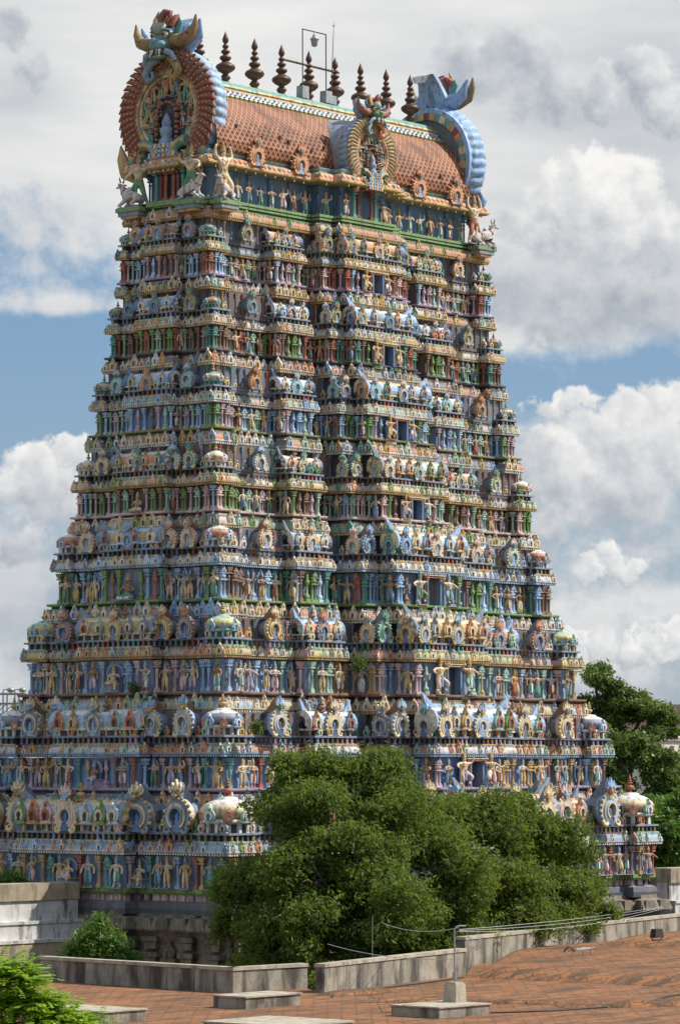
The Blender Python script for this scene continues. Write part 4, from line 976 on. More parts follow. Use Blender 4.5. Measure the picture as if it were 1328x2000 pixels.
def prism_rot(mb, poly, sgn, col):
    """a petal lying on the ridge's flank: poly is (x, run up the slope)"""
    v = []
    for lift in (.05, 0):
        for x, w in poly:
            y = -.72+.50*min(1, w/.46); z = 32.66+.36*min(1, w/.40)
            v.append((x, sgn*(y-lift*.8), z+lift*.6))
    n = len(poly); mb.add(v, [tuple(range(n)), tuple(range(2*n-1, n-1, -1))]+[(i, n+i, n+(i+1) % n, (i+1) % n) for i in range(n)], col)
ROOF = barrel_roof()

def gable(R_, loc, t, pal, depth=.42, head=True, parent=None, rich=True, seed=1, rim=1.0):
    """horseshoe gable with a monster mask, a unit radius scaled by R_. pal: shell, feathers, ring, field, mask, horn"""
    rs = random.Random(seed); sh, fe, ri, fi, ma, ho = pal; M = TR(loc, t, R_)
    g = MB(); a0, a1 = -58, 238
    # fluted shell sweeping back
    nA = 241; th = np.radians(np.linspace(a0, a1, nA)); pf = [(.97, -.02), (1.03, .02), (1.045, .12), (1.02, .26), (.96, depth-.02), (.90, depth)]
    v, cl = [], []
    for r, y in pf:
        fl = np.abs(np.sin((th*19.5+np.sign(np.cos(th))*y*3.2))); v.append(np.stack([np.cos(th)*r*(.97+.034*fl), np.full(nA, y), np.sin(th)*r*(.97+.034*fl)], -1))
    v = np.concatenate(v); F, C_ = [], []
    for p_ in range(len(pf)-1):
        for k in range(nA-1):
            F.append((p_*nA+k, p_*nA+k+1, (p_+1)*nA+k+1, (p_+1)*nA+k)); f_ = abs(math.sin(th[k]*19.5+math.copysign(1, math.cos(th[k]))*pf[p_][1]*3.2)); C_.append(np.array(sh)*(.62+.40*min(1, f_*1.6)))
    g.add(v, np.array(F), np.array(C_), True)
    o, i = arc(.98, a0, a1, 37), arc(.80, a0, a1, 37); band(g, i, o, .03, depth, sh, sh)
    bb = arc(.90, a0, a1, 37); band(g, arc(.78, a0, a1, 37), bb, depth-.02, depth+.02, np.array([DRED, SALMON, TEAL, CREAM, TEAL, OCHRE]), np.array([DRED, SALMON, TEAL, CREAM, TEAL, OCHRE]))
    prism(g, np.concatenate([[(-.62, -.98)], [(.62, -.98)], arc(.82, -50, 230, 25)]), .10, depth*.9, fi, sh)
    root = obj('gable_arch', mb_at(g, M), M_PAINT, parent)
    # feather rim
    g = MB()
    for k in range(41):
        tm = math.radians(a0+6+(a1-a0-12)*k/40); q = 1 if math.cos(tm) > 0 else -1
        pts = []
        for r, dw in ((.68, -.02), (.84, .01), (.98, .06), (1.07, .13)):
            r = .68+(r-.68)*rim; pts.append((math.cos(tm-q*dw)*r, -.05-.05*(r-.76), math.sin(tm-q*dw)*r))
        c = fe if k % 2 else fe2(fe)
        tube(g, pts, [.05, .062, .06, .012], c, 6)
        if rich and rim == 1.0:
            for r in (.68+(q_-.68)*rim for q_ in (.75, .83, .91, .98)): ell(g, (math.cos(tm-q*.02)*r, -.115, math.sin(tm-q*.02)*r), (.018, .018, .018), OCHRE, 5, 3)
    obj('feather_rim', mb_at(g, M), M_PAINT, parent)
    # rings and curls
    g = MB()
    band(g, arc(.62, -64, 244, 37), arc(.70, -64, 244, 37), -.08, .14, np.array([ri, ri, OCHRE]), ri); band(g, arc(.58, -64, 244, 37), arc(.62, -64, 244, 37), -.05, .12, CREAM, CREAM)
    for q in (-1, 1):
        sp = [(q*(.40+.30*math.cos(u)*(1-.11*u)), -.11, -.74+.27*math.sin(u)*(1-.11*u)) for u in np.linspace(1.2, 7.4, 15)]
        tube(g, sp, np.linspace(.10, .035, 15), TEAL if q > 0 else H('5E8A8E')[0], 7); tube(g, [(x, y-.07, z) for x, y, z in sp], np.linspace(.04, .02, 15), OCHRE, 5)
        for k in range(7): ell(g, (q*(.70+.08*math.sin(k)), -.06, -.62-.07*k), (.10, .06, .07), (SALMON, OCHRE, TEAL)[k % 3], 6, 4)
        tube(g, [(q*.10, -.14, .88), (q*.26, -.18, .80), (q*.36, -.18, .62), (q*.28, -.18, .50), (q*.18, -.18, .56), (q*.22, -.18, .66)], [.06, .08, .075, .06, .05, .03], H('7F98A8')[0] if q < 0 else ri, 7)
    obj('scroll_ring', mb_at(g, M), M_PAINT, parent)
    # carved field: figures, foliage scrolls, central niche
    g = MB(); names = ['namaste', 'raised', 'arms_down', 'four_arms', 'folded', 'atlas']
    spots = [(-.13, .34, .30), (.13, .34, .30), (-.52, .10, .30), (.52, .10, .30), (-.54, -.34, .30), (.54, -.34, .30), (-.20, .50, .22), (.20, .50, .22), (0, .36, .40), (-.36, .22, .34), (.36, .22, .34), (-.46, -.12, .36), (.46, -.12, .36), (-.22, .12, .28), (.22, .12, .28), (-.42, -.46, .36), (.42, -.46, .36), (-.28, -.20, .26), (.28, -.20, .26)]
    for k, (x, z, h) in enumerate(spots):
        c = rs.choice([SKIN, SKIN, H('C09A76')[0], H('A48A70')[0]]); g.inst(POSES[names[k % 6]][0], TR((x, -.0, z-.1), (1, 0), (h*1.9, h*1.5, h*1.45)), [c, rs.choice([DRED, TEAL, OCHRE, LBLUE]), OCHRE, DARK, fi, rs.choice([TEAL, RUST])])
    for k in range(16):
        x, z = rs.uniform(-.6, .6), rs.uniform(-.7, .5)
        if x*x+z*z > .38 or abs(x) < .2 and z < .1: continue
        q = rs.choice((-1, 1)); tube(g, [(x+q*.09*math.cos(u)*(1-u/9), .04, z+.09*math.sin(u)*(1-u/9)) for u in np.linspace(0, 6, 9)], np.linspace(.035, .015, 9), rs.choice([TEAL, OCHRE, H('6E8898')[0], BROWN, TEAL]), 5)
    obj('carved_field', mb_at(g, M), M_PAINT, parent)
    g = MB()
    prism(g, np.concatenate([[(-.15, -.52)], [(.15, -.52)], arc(.15, 0, 180, 9, 0, -.06)]), -.02, .08, H('222A3C')[0])
    for k, p in enumerate(np.concatenate([[(-.22, z) for z in np.linspace(-.52, -.1, 6)], arc(.22, 180, 0, 9, 0, -.06), [(.22, z) for z in np.linspace(-.1, -.52, 6)]])): ell(g, (p[0], -.06, p[1]), (.034, .06, .034), RUST if k % 2 else BROWN, 6, 4)
    lathe(g, [(.13, -.55), (.13, -.46), (.08, -.42), (.11, -.36), (.12, -.28), (.07, -.24), (.09, -.18), (.06, -.10), (.02, -.02)], 8, H('7E9CC0')[0], (0, -.06, 0))
    for k, (z, w, c) in enumerate(((-.60, .52, SALMON), (-.67, .46, OCHRE), (-.74, .58, GREYB), (-.82, .50, TEAL), (-.90, .66, OCHRE), (-.98, .58, RUST))): box(g, (0, -.06, z), (w, .26, .055), c); [box(g, (w*(.5-j/5)*.9, -.18, z+.02), (.05, .05, .09), (CREAM, LBLUE)[j % 2]) for j in range(6)]
    obj('niche_shrine', mb_at(g, M), M_PAINT, parent)
    if head:
        g = MB(); y0 = -.10; z0 = 1.06
        ell(g, (0, y0, z0+.10), (.20, .18, .20), ma, 10, 8); ell(g, (0, y0-.17, z0-.0), (.17, .13, .10), ma, 10, 6); ell(g, (0, y0-.28, z0+.05), (.07, .05, .055), ma, 7, 5)
        ell(g, (0, y0-.13, z0-.13), (.16, .13, .06), DRED, 8, 5); ell(g, (0, y0-.14, z0-.19), (.15, .12, .035), ma, 8, 5)
        ell(g, (0, y0-.12, z0+.27), (.13, .12, .12), H('8FA89A')[0], 8, 6)
        for q in (-1, 1):
            ell(g, (q*.12, y0-.15, z0+.17), (.062, .055, .06), CREAM, 8, 6); ell(g, (q*.125, y0-.20, z0+.165), (.03, .025, .032), DARK, 6, 5); ell(g, (q*.12, y0-.14, z0+.235), (.09, .07, .03), H('2F6E74')[0], 7, 5)
            tube(g, [(q*.13, y0, z0+.10), (q*.34, y0-.02, z0+.05), (q*.53, y0-.02, z0+.12), (q*.64, y0, z0+.28), (q*.66, y0, z0+.45)], [.12, .115, .10, .06, .012], ho, 8)
            for k in range(4): ell(g, (q*(.30+.085*k), y0-.10, z0+.06+.03*k), (.035, .03, .028), DRED, 5, 4)
            tube(g, [(q*.20, y0+.02, z0+.18), (q*.30, y0+.02, z0+.36), (q*.27, y0+.02, z0+.46)], [.07, .06, .01], H('3E8C8A')[0], 6, flat=.6)
            tube(g, [(q*.09, y0-.24, z0-.09), (q*.10, y0-.27, z0-.22)], [.026, .005], WHITE, 6); tube(g, [(q*.045, y0-.26, z0-.09), (q*.05, y0-.28, z0-.17)], [.018, .005], WHITE, 5)
            tube(g, [(q*.17, y0-.18, z0-.12), (q*.28, y0-.18, z0-.16), (q*.34, y0-.14, z0-.28)], [.06, .05, .04], H('8AA0B4')[0], 6)
        for k in range(7): tube(g, [((k-3)*.06, y0-.05, z0+.30), ((k-3)*.075, y0-.0, z0+.42), ((k-3)*.06+.05, y0+.06, z0+.50)], [.05, .05, .03], DRED if k % 2 else RUST, 6)
        tube(g, [(-.16, y0-.05, z0+.26), (-.19, y0-.03, z0+.45), (-.15, y0, z0+.60)], [.06, .05, .01], OCHRE, 6)
        tube(g, [(0, y0-.08, z0+.34), (0, y0-.12, z0+.46), (.08, y0-.1, z0+.54), (.18, y0-.08, z0+.52), (.17, y0-.1, z0+.45)], [.07, .075, .065, .05, .03], DRED, 7)
        mk = obj('monster_mask', mb_at(g, M), M_PAINT, parent)
        # tall plume curling back over the ridge
        g = MB(); uu = np.linspace(0, 6, 22); cur = list(zip(np.interp(uu, range(7), [.02, .10, .14, .20, .32, .44, .47])+.02*np.sin(uu*PI/6), np.interp(uu, range(7), [.80, 1.05, 1.28, 1.45, 1.55, 1.52, 1.42])+.035*np.sin(uu*PI/3)**2)); W = np.interp(uu, range(7), [.44, .34, .26, .22, .20, .17, .10])
        for k in range(len(cur)-1):
            (ya, za), (yb, zb) = cur[k], cur[k+1]; wa, wb = W[k], W[k+1]
            g.add([(-wa, ya, za), (wa, ya, za), (wb, yb, zb), (-wb, yb, zb), (-wa, ya+.07, za-.02), (wa, ya+.07, za-.02), (wb, yb+.07, zb-.02), (-wb, yb+.07, zb-.02)],
                  [(0, 1, 2, 3), (7, 6, 5, 4), (1, 5, 6, 2), (0, 3, 7, 4)], LBLUE if k < 15 else WHITE)
        tube(g, [(0, .10, .85), (0, .20, 1.2), (0, .27, 1.46)], [.06, .05, .02], H('6C98CC')[0], 6)
        for q in (-1, 1):
            tube(g, [(q*.14, .06, 1.02), (q*.34, .08, 1.08), (q*.56, .06, 1.20), (q*.64, .02, 1.46)], [.16, .15, .10, .02], H('7FAADC')[0], 7)
        obj('crest_plume', mb_at(g, M), M_PAINT, mk)
    return root
def fe2(c): return tuple(v*.72+.03 for v in c)
def mb_at(g, M): m = MB(); m.inst(g.freeze(), M); return m
SHELL = H('9CC2EC')[0]
gable(2.95, (-10.15, 0.32, 31.15), (0, -1), (SHELL, H('9A4630')[0], H('A8894E')[0], H('7A929A')[0], H('5FA0B0')[0], H('9A7A40')[0]), .27, parent=ROOF, seed=4)
gable(3.05, (10.15, 0.0, 31.0), (0, 1), (H('86B6EA')[0], H('9A4630')[0], H('A8894E')[0], H('5A6E7A')[0], H('5FA0B0')[0], H('8A7A50')[0]), .40, parent=ROOF, seed=5, rim=.72)
def dormer():
    y = -(B_LV[0][1]+P_LONG[0])+.35
    mb = MB(); a = arc(1.72, -40, 220, 21, .25, 30.0); b = [(q[0], q[1]) for q in a]          # flared hood running back into the roof
    for k in range(20):
        p, q = a[k], a[k+1]
        mb.add([(p[0], y+.25, p[1]), (q[0], y+.25, q[1]), (.25+(q[0]-.25)*1.25, y+2.2, 30.0+(q[1]-30.0)*1.18), (.25+(p[0]-.25)*1.25, y+2.2, 30.0+(p[1]-30.0)*1.18)], [(0, 1, 2, 3)], H('8C9CB4')[0])
    d = obj('dormer', mb, M_PAINT, ROOF)
    gable(1.80, (.25, y, 30.05), (1, 0), (H('8FA6C6')[0], H('A88A5A')[0], SALMON, H('8A8478')[0], H('5C8E58')[0], H('9A5A44')[0]), .42, parent=ROOF, seed=9)
dormer()
for x in (-7.35, -4.15, 5.05, 8.05):
    mb = MB(); y = -B_LV[0][1]+.05
    mb.inst(T_ARCH, TR((x, y, 28.55), (1, 0), (1.05, .8, 1.0)), [H('D89A6A')[0], SALMON, H('7C90A8')[0], LBLUE, TEAL, H('6E86A4')[0]])
    for k in range(9):
        th = math.radians(-20+220*k/8); prism_at(mb, [(-.10, 0), (.10, 0), (.12, .22), (0, .34), (-.12, .22)], (0, 0, 0), 0, .01, SALMON) if False else None
        tube(mb, [(x+.48*math.cos(th), y+.05, 29.08+.48*math.sin(th)), (x+.68*math.cos(th), y+.06, 29.08+.66*math.sin(th))], [.09, .03], SALMON if k % 2 else OCHRE, 6)
    obj('horseshoe_arch', mb, M_PAINT, ROOF)
STUFF_O = part('pilaster', STUFF); tag(STUFF_O, kind='stuff')

# curled wings at the roof's ends
mb = MB()
def wing(pts, w, c, c2):
    tube(mb, pts, w, c, 7); tube(mb, [(p[0], p[1]-.03, p[2]+.05) for p in pts[1:]], [q*.5 for q in w[1:]], c2, 5)
p0 = on(228, 330, 0, -10.3)
wing([on(268, 345, 0, -10.2), on(248, 335, 0, -10.2), on(240, 312, 0, -10.2), on(236, 285, 0, -10.2)], [.35, .42, .30, .04], H('C89A58')[0], H('9A5A3A')[0])
obj('curled_wing', mb, M_PAINT, ROOF); mb = MB()
wing([on(905, 418, 0, 10.4), on(932, 408, 0, 10.4), on(944, 392, 0, 10.4), on(936, 374, 0, 10.4)], [.32, .34, .22, .03], H('6FA6E4')[0], LBLUE)
obj('curled_wing', mb, M_PAINT, ROOF)
# ------------------------------------------------------------------ statues standing and sitting on the tower: every one a thing of its own
ORD = 'first second third fourth fifth sixth seventh eighth ninth tenth eleventh twelfth thirteenth fourteenth fifteenth sixteenth seventeenth eighteenth nineteenth twentieth'.split() + ['twenty-'+q for q in 'first second third fourth fifth sixth seventh eighth ninth'.split()] + ['thirtieth'] + ['thirty-'+q for q in 'first second third fourth fifth sixth seventh eighth ninth'.split()]
SK_T = [('cream', H('E0C4A0')[0]), ('tan', H('C8A078')[0]), ('brown', H('9A7250')[0]), ('pale', H('DCC4AC')[0]), ('grey', H('9A9490')[0]), ('golden', H('CDA254')[0])]
CL_T = [('blue', H('6F9CD0')[0]), ('white', WHITE), ('yellow', H('D2AE50')[0]), ('green', H('5C8E50')[0]), ('rust', RUST), ('pink', PINK), ('teal', TEAL), ('cream', CREAM)]
POSE_T = {'namaste': 'praying', 'arms_down': 'standing', 'folded': 'arms-folded', 'raised': 'arm-raising', 'blessing': 'skirted', 'four_arms': 'four-armed', 'archer': 'bow-holding', 'turban': 'turbaned',
          'guardian': 'club-leaning', 'lotus': 'cross-legged', 'lotus_pray': 'cross-legged praying', 'throne': 'enthroned', 'sitter': 'squatting'}
STAND = ['namaste', 'arms_down', 'folded', 'raised', 'blessing', 'four_arms', 'archer', 'arms_down', 'four_arms', 'raised']
STAT_MESH = {}
def statue_mesh(pose, a, b, c=0):
    key = (pose, a, b, c)
    if key not in STAT_MESH:
        STAT_MESH[key] = POSES[pose][0].mesh('statue', M_PAINT, [SK_T[a][1], CL_T[b][1], H('C8A050')[0] if c == 0 else H('7FA6C8')[0], H('3A2E2A')[0], [GREYB, LILAC][c], CL_T[(b+3) % 8][1]])
    return STAT_MESH[key]
SRND = random.Random(42)
def hidden(P):                                  # behind the great tree, or outside the picture
    x, y = proj(P)
    if x < -8 or x > 1336: return True
    return (500 < x < 1110 and y > 1600) or (540 < x < 760 and y > 1480) or (430 < x < 1160 and y > 1660 and x > 500)
rows = {}
for e in STATUES:
    pose, p, t, h, f, k, z = e[:7]; q = e[7] if len(e) > 7 else 1
    if hidden((*p, z+h*.6)): continue
    low = pose in ('lotus', 'stand') and f != 'x'
    row = 'pillar row' if pose in ('any', 'guardian', 'throne') or (pose == 'lotus' and f == 'side' and k >= 4 and abs(p[1]) < .5) else 'parapet'
    rows.setdefault((f, k, row), []).append((proj((*p, z))[0], pose, p, t, h, z, q))
N_ST = 0
STOREY_T = ['roof', 'top', 'second', 'third', 'fourth', 'fifth', 'sixth', 'seventh', 'lowest']
for (f, k, row), L in sorted(rows.items(), key=lambda q: (q[0][1], q[0][0], q[0][2])):
    L.sort(key=lambda q: q[0])
    for i, (x, pose, p, t, h, z, q) in enumerate(L):
        if pose == 'any': ps = SRND.choice(STAND if k < 8 else STAND+['turban', 'turban', 'throne'])
        elif pose == 'stand': ps = SRND.choice(['namaste', 'arms_down', 'folded'])
        elif pose == 'lotus': ps = SRND.choice(['lotus', 'lotus_pray', 'sitter'])
        else: ps = pose
        a = SRND.choice([0, 0, 1, 1, 2, 3, 4, 5]) if ps != 'guardian' else SRND.choice([0, 5, 1]); b = SRND.randrange(8)
        o = link('statue' if ps not in ('lotus', 'lotus_pray', 'sitter', 'throne') else 'seated_statue', statue_mesh(ps, a, b, SRND.randrange(2)))
        tt = np.array(t, float); nn = np.array([tt[1], -tt[0]]); an = SRND.uniform(-.3, .3) if ps != 'guardian' else 0
        td = tt*math.cos(an) + np.array([-tt[1], tt[0]])*math.sin(an)
        if ps in ('lotus', 'lotus_pray', 'sitter'): h *= 1.15
        wd = 1.28 if k < 7 else 1.42; M = TR((*p, z), td, (h*q*wd, h*1.2, h)); o.matrix_world = Matrix([list(r) for r in M])
        side = 'sunlit' if f == 'front' else 'shaded'
        tag(o, '%s %s statue in %s cloth, %s from left, %s %s, %s storey' % (SK_T[a][0], POSE_T[ps], CL_T[b][0], ORD[i], side, row, STOREY_T[k]), 'statue', 'painted statues on the tower')
        N_ST += 1
print('STATUES', N_ST)

# giant roof guardians and white bulls at the corners of the attic
def giant(pose, p, t, h, mirror, cloth, label):
    o = link('giant_statue', statue_mesh(pose, 0, cloth)); M = TR(p, t, (h*mirror, h, h)); o.matrix_world = Matrix([list(r) for r in M]); tag(o, label, 'statue', 'giant guardians below the roof')
zt = B_LV[0][2]+.80
giant('atlas_lean', (-10.75, 1.75, zt), (0, -1), 2.55, -1, 3, 'giant crouching guardian statue at the far left corner below the gable')
giant('atlas_lean', (-10.85, -1.75, zt), (0, -1), 2.6, 1, 3, 'giant striding guardian statue in green cloth between gable doorway and corner bulls')
giant('atlas', (-9.75, -2.75, zt), (1, 0), 2.75, 1, 7, 'giant guardian statue with both arms raised at the near corner of the roof')
giant('atlas', (9.55, -2.75, zt), (1, 0), 2.6, -1, 4, 'giant guardian statue in red cloth at the far right end of the roof')
def bull_at(p, ang, s, label):
    o = link('bull_statue', BULL); o.location = p; o.rotation_euler.z = ang; o.scale = (s, s, s); tag(o, label, 'bull statue', 'white bull statues at the roof corners')
BULL = T_BULL.mesh('bull_statue', M_PAINT, [H('C4BEB8')[0], H('8A7A6A')[0], RUST, H('6A5A5A')[0], GREYB])
bull_at((-11.0, 1.95, zt-.10), -PI/2, 1.55, 'reclining white bull statue facing left at the far left corner')
bull_at((-10.98, -1.75, zt-.10), PI/2, 1.55, 'reclining white bull statue on the shaded side facing the near corner')
bull_at((-9.85, -3.02, zt-.10), .25, 1.45, 'reclining white bull statue on the sunlit side at the near corner')
bull_at((9.92, -3.02, zt-.10), PI-.3, 1.5, 'reclining white bull statue facing right below the far end of the roof')

for x, y, w, d in ((-11.0, 1.95, .72, 1.55), (-10.98, -1.75, .72, 1.55), (-9.85, -3.02, 1.5, .72), (9.92, -3.02, 1.5, .72)):    # corbels under the bulls
    b = MB(); box(b, (x, y, zt-.20), (w, d, .19), GREEN); box(b, (x, y, zt-.40), (w*.8, d*.86, .20), GREYB); box(b, (x, y, zt-.56), (w*.6, d*.7, .12), OCHRE); obj('corbel', b, M_PAINT, ATTIC)

# ------------------------------------------------------------------ things on the ridge
def ridge_finial():
    mb = MB(); lathe(mb, [(.20, 0), (.22, .05), (.14, .10), (.20, .16), (.27, .26), (.20, .36), (.13, .42), (.18, .47), (.34, .55), (.47, .66), (.50, .76), (.44, .86), (.28, .95), (.16, 1.02), (.20, 1.07), (.30, 1.16), (.27, 1.25), (.12, 1.33), (.14, 1.38), (.235, 1.45), (.20, 1.54), (.09, 1.60), (.12, 1.66), (.175, 1.71), (.13, 1.79), (.075, 1.84), (.10, 1.89), (.155, 1.97), (.16, 2.06), (.10, 2.22), (.03, 2.38), (.004, 2.45)], 18, (0.15, 0.07, 0.04))
    return mb.mesh('ridge_finial', M_COPPER)
RF = ridge_finial()
FX = [-8.42, -6.52, -4.38, -2.36, -.29, 1.74, 3.75, 5.81, 7.77]
FL = ['half hidden behind the gable monster', 'second from the gable monster', 'third from the gable monster', 'at the near end of the iron bar', 'under the hanging lamp frame', 'at the far end of the iron bar', 'behind the middle dormer', 'just right of the middle dormer', 'beside the far blue plume']
for x, lab in zip(FX, FL):
    o = link('ridge_finial', RF); o.location = (x, 0, 33.05); o.scale = (.98, .98, 1.05); o.rotation_euler.z = x*3; tag(o, 'dark copper pot finial on the roof ridge, '+lab, 'finial', 'copper finials along the ridge')
def lamp_frame():
    e = empty('lamp_frame', (-.2, 0, 33.05)); tag(e, 'thin iron frame on grey blocks holding a hanging lamp above the ridge', 'lamp frame')
    for x in (-.92, .88):
        b = MB(); box(b, (x, -.32, .30), (.50, .42, .62), (.4, .42, .45), .94); obj('footing', b, M_CONC2, e)
        b = MB(); tube(b, [(x+.02, -.30, .55), (x, -.30, 3.52)], .032, (.1, .1, .1), 6); obj('post', b, M_IRON, e)
    b = MB(); tube(b, [(-.93, -.30, 3.50), (.89, -.30, 3.50)], .032, (.1, .1, .1), 6); obj('crossbar', b, M_IRON, e)
    b = MB(); lathe(b, [(.03, 3.50), (.03, 3.36), (.10, 3.34), (.12, 3.20), (.21, 3.18), (.23, 3.12), (.20, 3.08), (.165, 2.92), (.15, 2.80), (.06, 2.74), (.01, 2.73)], 12, (.35, .35, .34), (0, -.30, 0)); obj('lantern', b, M_STEEL, e)
M_CONC2 = plaster_mat('grey_cement', (0.42, 0.45, 0.48), (0.34, 0.36, 0.39), (0.14, 0.14, 0.14), amount=0.5)
lamp_frame()
b = MB(); tube(b, [(-2.36, -.05, 34.87), (1.98, -.05, 34.83)], .06, (.1, .1, .05), 8); tag(obj('iron_bar', b, M_IRON), 'rusty iron bar tied level between two ridge finials', 'bar')
e = empty('lightning_rod', (1.15, -.25, 33.05)); tag(e, 'slim lightning rod with a forked tip beside the lamp frame', 'lightning rod')
b = MB(); tube(b, [(0, 0, .3), (.08, 0, 2.0), (.20, 0, 4.05)], [.035, .025, .012], (.1, .1, .1), 6); [ell(b, (.06, 0, 1.5), (.06, .06, .05), (.1, .1, .1), 6, 4)]; obj('rod', b, M_IRON, e)
b = MB(); [tube(b, [(.20, 0, 4.0), (.20+.12*math.cos(a), .12*math.sin(a), 4.12)], [.014, .004], (.1, .1, .1), 5) for a in (0, PI/2, PI, 4.7)]; tube(b, [(.2, 0, 4.0), (.205, 0, 4.28)], [.014, .004], (.1, .1, .1), 5); obj('forked_tip', b, M_IRON, e)
b = MB(); box(b, (0, -.05, .22), (.34, .34, .44), (.4, .4, .42)); obj('footing', b, M_CONC2, e)

# ------------------------------------------------------------------ walls either side of the tower
def side_wall(x0, x1, yc, label):
    e = empty('compound_wall', ((x0+x1)/2, yc, -20)); tag(e, label, 'wall')
    def lay(nm, z0, z1, out, m, top=None):
        b = MB(); box(b, (0, -out/2, (z0+z1)/2+20), (abs(x1-x0), 1.2+out, z1-z0), (.6, .6, .6)); return obj(nm, b, m, e)
    lay('coping', -6.05, -5.3, .10, M_TAN); lay('wall_face', -6.95, -6.05, .0, M_WHITE); lay('ledge', -7.08, -6.95, .42, M_WHITE)
    lay('wall_face', -7.75, -7.08, .36, M_WHITE); lay('ledge', -7.9, -7.75, .75, M_WHITE); lay('wall_foot', -19.9, -7.9, .70, M_TAN)
    for i, (fx, z) in enumerate(((-.30, -6.35), (.28, -6.35), (.36, -7.0), (-.1, -7.5), (.12, -7.5))):
        b = MB(); box(b, (fx*abs(x1-x0), -.62-(.36 if z < -7 else 0), z+20-.15), (.12, .10, .2), (.1, .05, .04)); obj('drain_hole', b, M_BLACK, e)
M_TAN = plaster_mat('ochre_limewash', (0.50, 0.41, 0.27), (0.38, 0.31, 0.21), (0.10, 0.09, 0.07), scale=0.7, amount=0.75, lo=0.45, hi=0.7)
yw = on(155, 1790, 0, -17.4)[1]
side_wall(-60, -17.5, yw+.6, 'old whitewashed wall with stepped ledges running left from the tower')
side_wall(17.2, 70, on(1300, 1740, 0, 17.3)[1]+.3, 'old whitewashed wall with stepped ledges right of the tower')
# ------------------------------------------------------------------ terrace of brick tiles in front, with parapets
RZ = -8.0
def P8(px, py, z=RZ): return on(px, py, 2, z)[:2]
def wall_run(name, pts, h, th, label, mat=None, z=RZ):
    mat = mat or M_CONC
    e = empty(name, (*pts[0], z)); tag(e, label, 'parapet'); o = np.array(pts[0])
    b, c = MB(), MB()
    for p, q in zip(pts[:-1], pts[1:]):
        p, q = np.array(p)-o, np.array(q)-o; d = q-p; L = np.linalg.norm(d); t = d/L; n = np.array([-t[1], t[0]]); m = (p+q)/2+n*th/2
        box_at(b, m, t, (h-.35)/2, (L+th*.02, th, h+.35), (.4, .4, .4)); box_at(c, m, t, h+.06, (L+.06, th+.08, .12), (.5, .5, .45))
    obj('wall_face', b, mat, e); obj('coping', c, M_SLAB, e); return e
L1, L2, L3 = P8(455, 1941), P8(527, 1937), P8(600, 1932); L0 = L1 + np.array([.9, 10.4])
R0, R1, R2, R3 = P8(634, 1941), P8(909, 1906), P8(925, 1886), P8(1420, 1822)
def terrace():
    near = [P8(-300, 2200), P8(1700, 2200)]
    poly = [near[0], near[1], R3+(14, 0), R3, R2, R1, R0, L3, L2, L1, L0, L0+(-9, 0)]
    mb = MB(); n = len(poly); v = [(*p, RZ) for p in poly]+[(*p, -20) for p in poly]
    mb.add(v, [tuple(range(n))]+[(i, n+i, n+(i+1) % n, (i+1) % n) for i in range(n)], (.3, .12, .06)); tag(obj('roof_terrace', mb, M_TERRACE), kind='structure')
    # the raised terrace with a rounded brick edge
    A, B = P8(918, 1911), P8(1500, 1938); A2, B2 = P8(985, 1872), P8(1500, 1835); mb = MB(); N = 28; prof = [(0, 0), (.03, .22), (.06, .30), (.11, .36), (.22, .39), (.55, .40), (1, .38)]
    grid = []
    for i in range(N+1):
        u = i/N; f = np.array(A)*(1-u)+np.array(B)*u; g = np.array(A2)*(1-u)+np.array(B2)*u; k = min(1, (u*14)**.5) if u < 1/14 else 1
        grid.append([(*(f*(1-s)+g*s), RZ+.004+z*k*(1+.02*math.sin(i*1.7))) for s, z in prof])
    m = len(prof); v = [q for r in grid for q in r]
    mb.add(v, [(i*m+j, (i+1)*m+j, (i+1)*m+j+1, i*m+j+1) for i in range(N) for j in range(m-1)], (.3, .12, .06), True); tag(obj('raised_terrace', mb, M_TERRACE), kind='structure')
    for (a, b, w, hh, nm) in ((P8(1245, 1868), P8(1420, 1846), 2.0, .45, 'brick_mound'), (P8(640, 1946), P8(760, 1937), .55, .16, 'brick_ridge'), (P8(700, 1958), P8(1120, 1962), .5, .14, 'brick_ridge'), (P8(1090, 1968), P8(1420, 1962), .8, .2, 'brick_ridge')):
        a, b = np.array(a), np.array(b); d = (b-a)/np.linalg.norm(b-a); nn = np.array([-d[1], d[0]]); mb = MB(); g = []; NN = 16
        for i in range(NN+1):
            u = i/NN; k = min(1, (min(u, 1-u)*5))**.5 if 0 < u < 1 else 0.02
            g.append([(*(a*(1-u)+b*u+nn*w*math.cos(q)), RZ+.006+(.34 if nm == 'brick_mound' else 0)+hh*k*max(0, math.sin(q))) for q in np.linspace(0, PI, 8)])
        v = [q for r in g for q in r]; mb.add(v, [(i*8+j, (i+1)*8+j, (i+1)*8+j+1, i*8+j+1) for i in range(NN) for j in range(7)], (.3, .12, .06), True); tag(obj(nm, mb, M_TERRACE), kind='structure')
terrace()
wall_run('low_parapet', [L0, L1, L3], .78, .34, 'dark stained concrete parapet bending round the corner of the terrace on the left')
wall_run('low_parapet', [R0, R1], .90, .36, 'stained concrete parapet below the big tree, right of the gap')
wall_run('low_parapet', [R2+(-.3, .2), R3], 1.0, .36, 'long streaked parapet behind the raised brick terrace on the right')

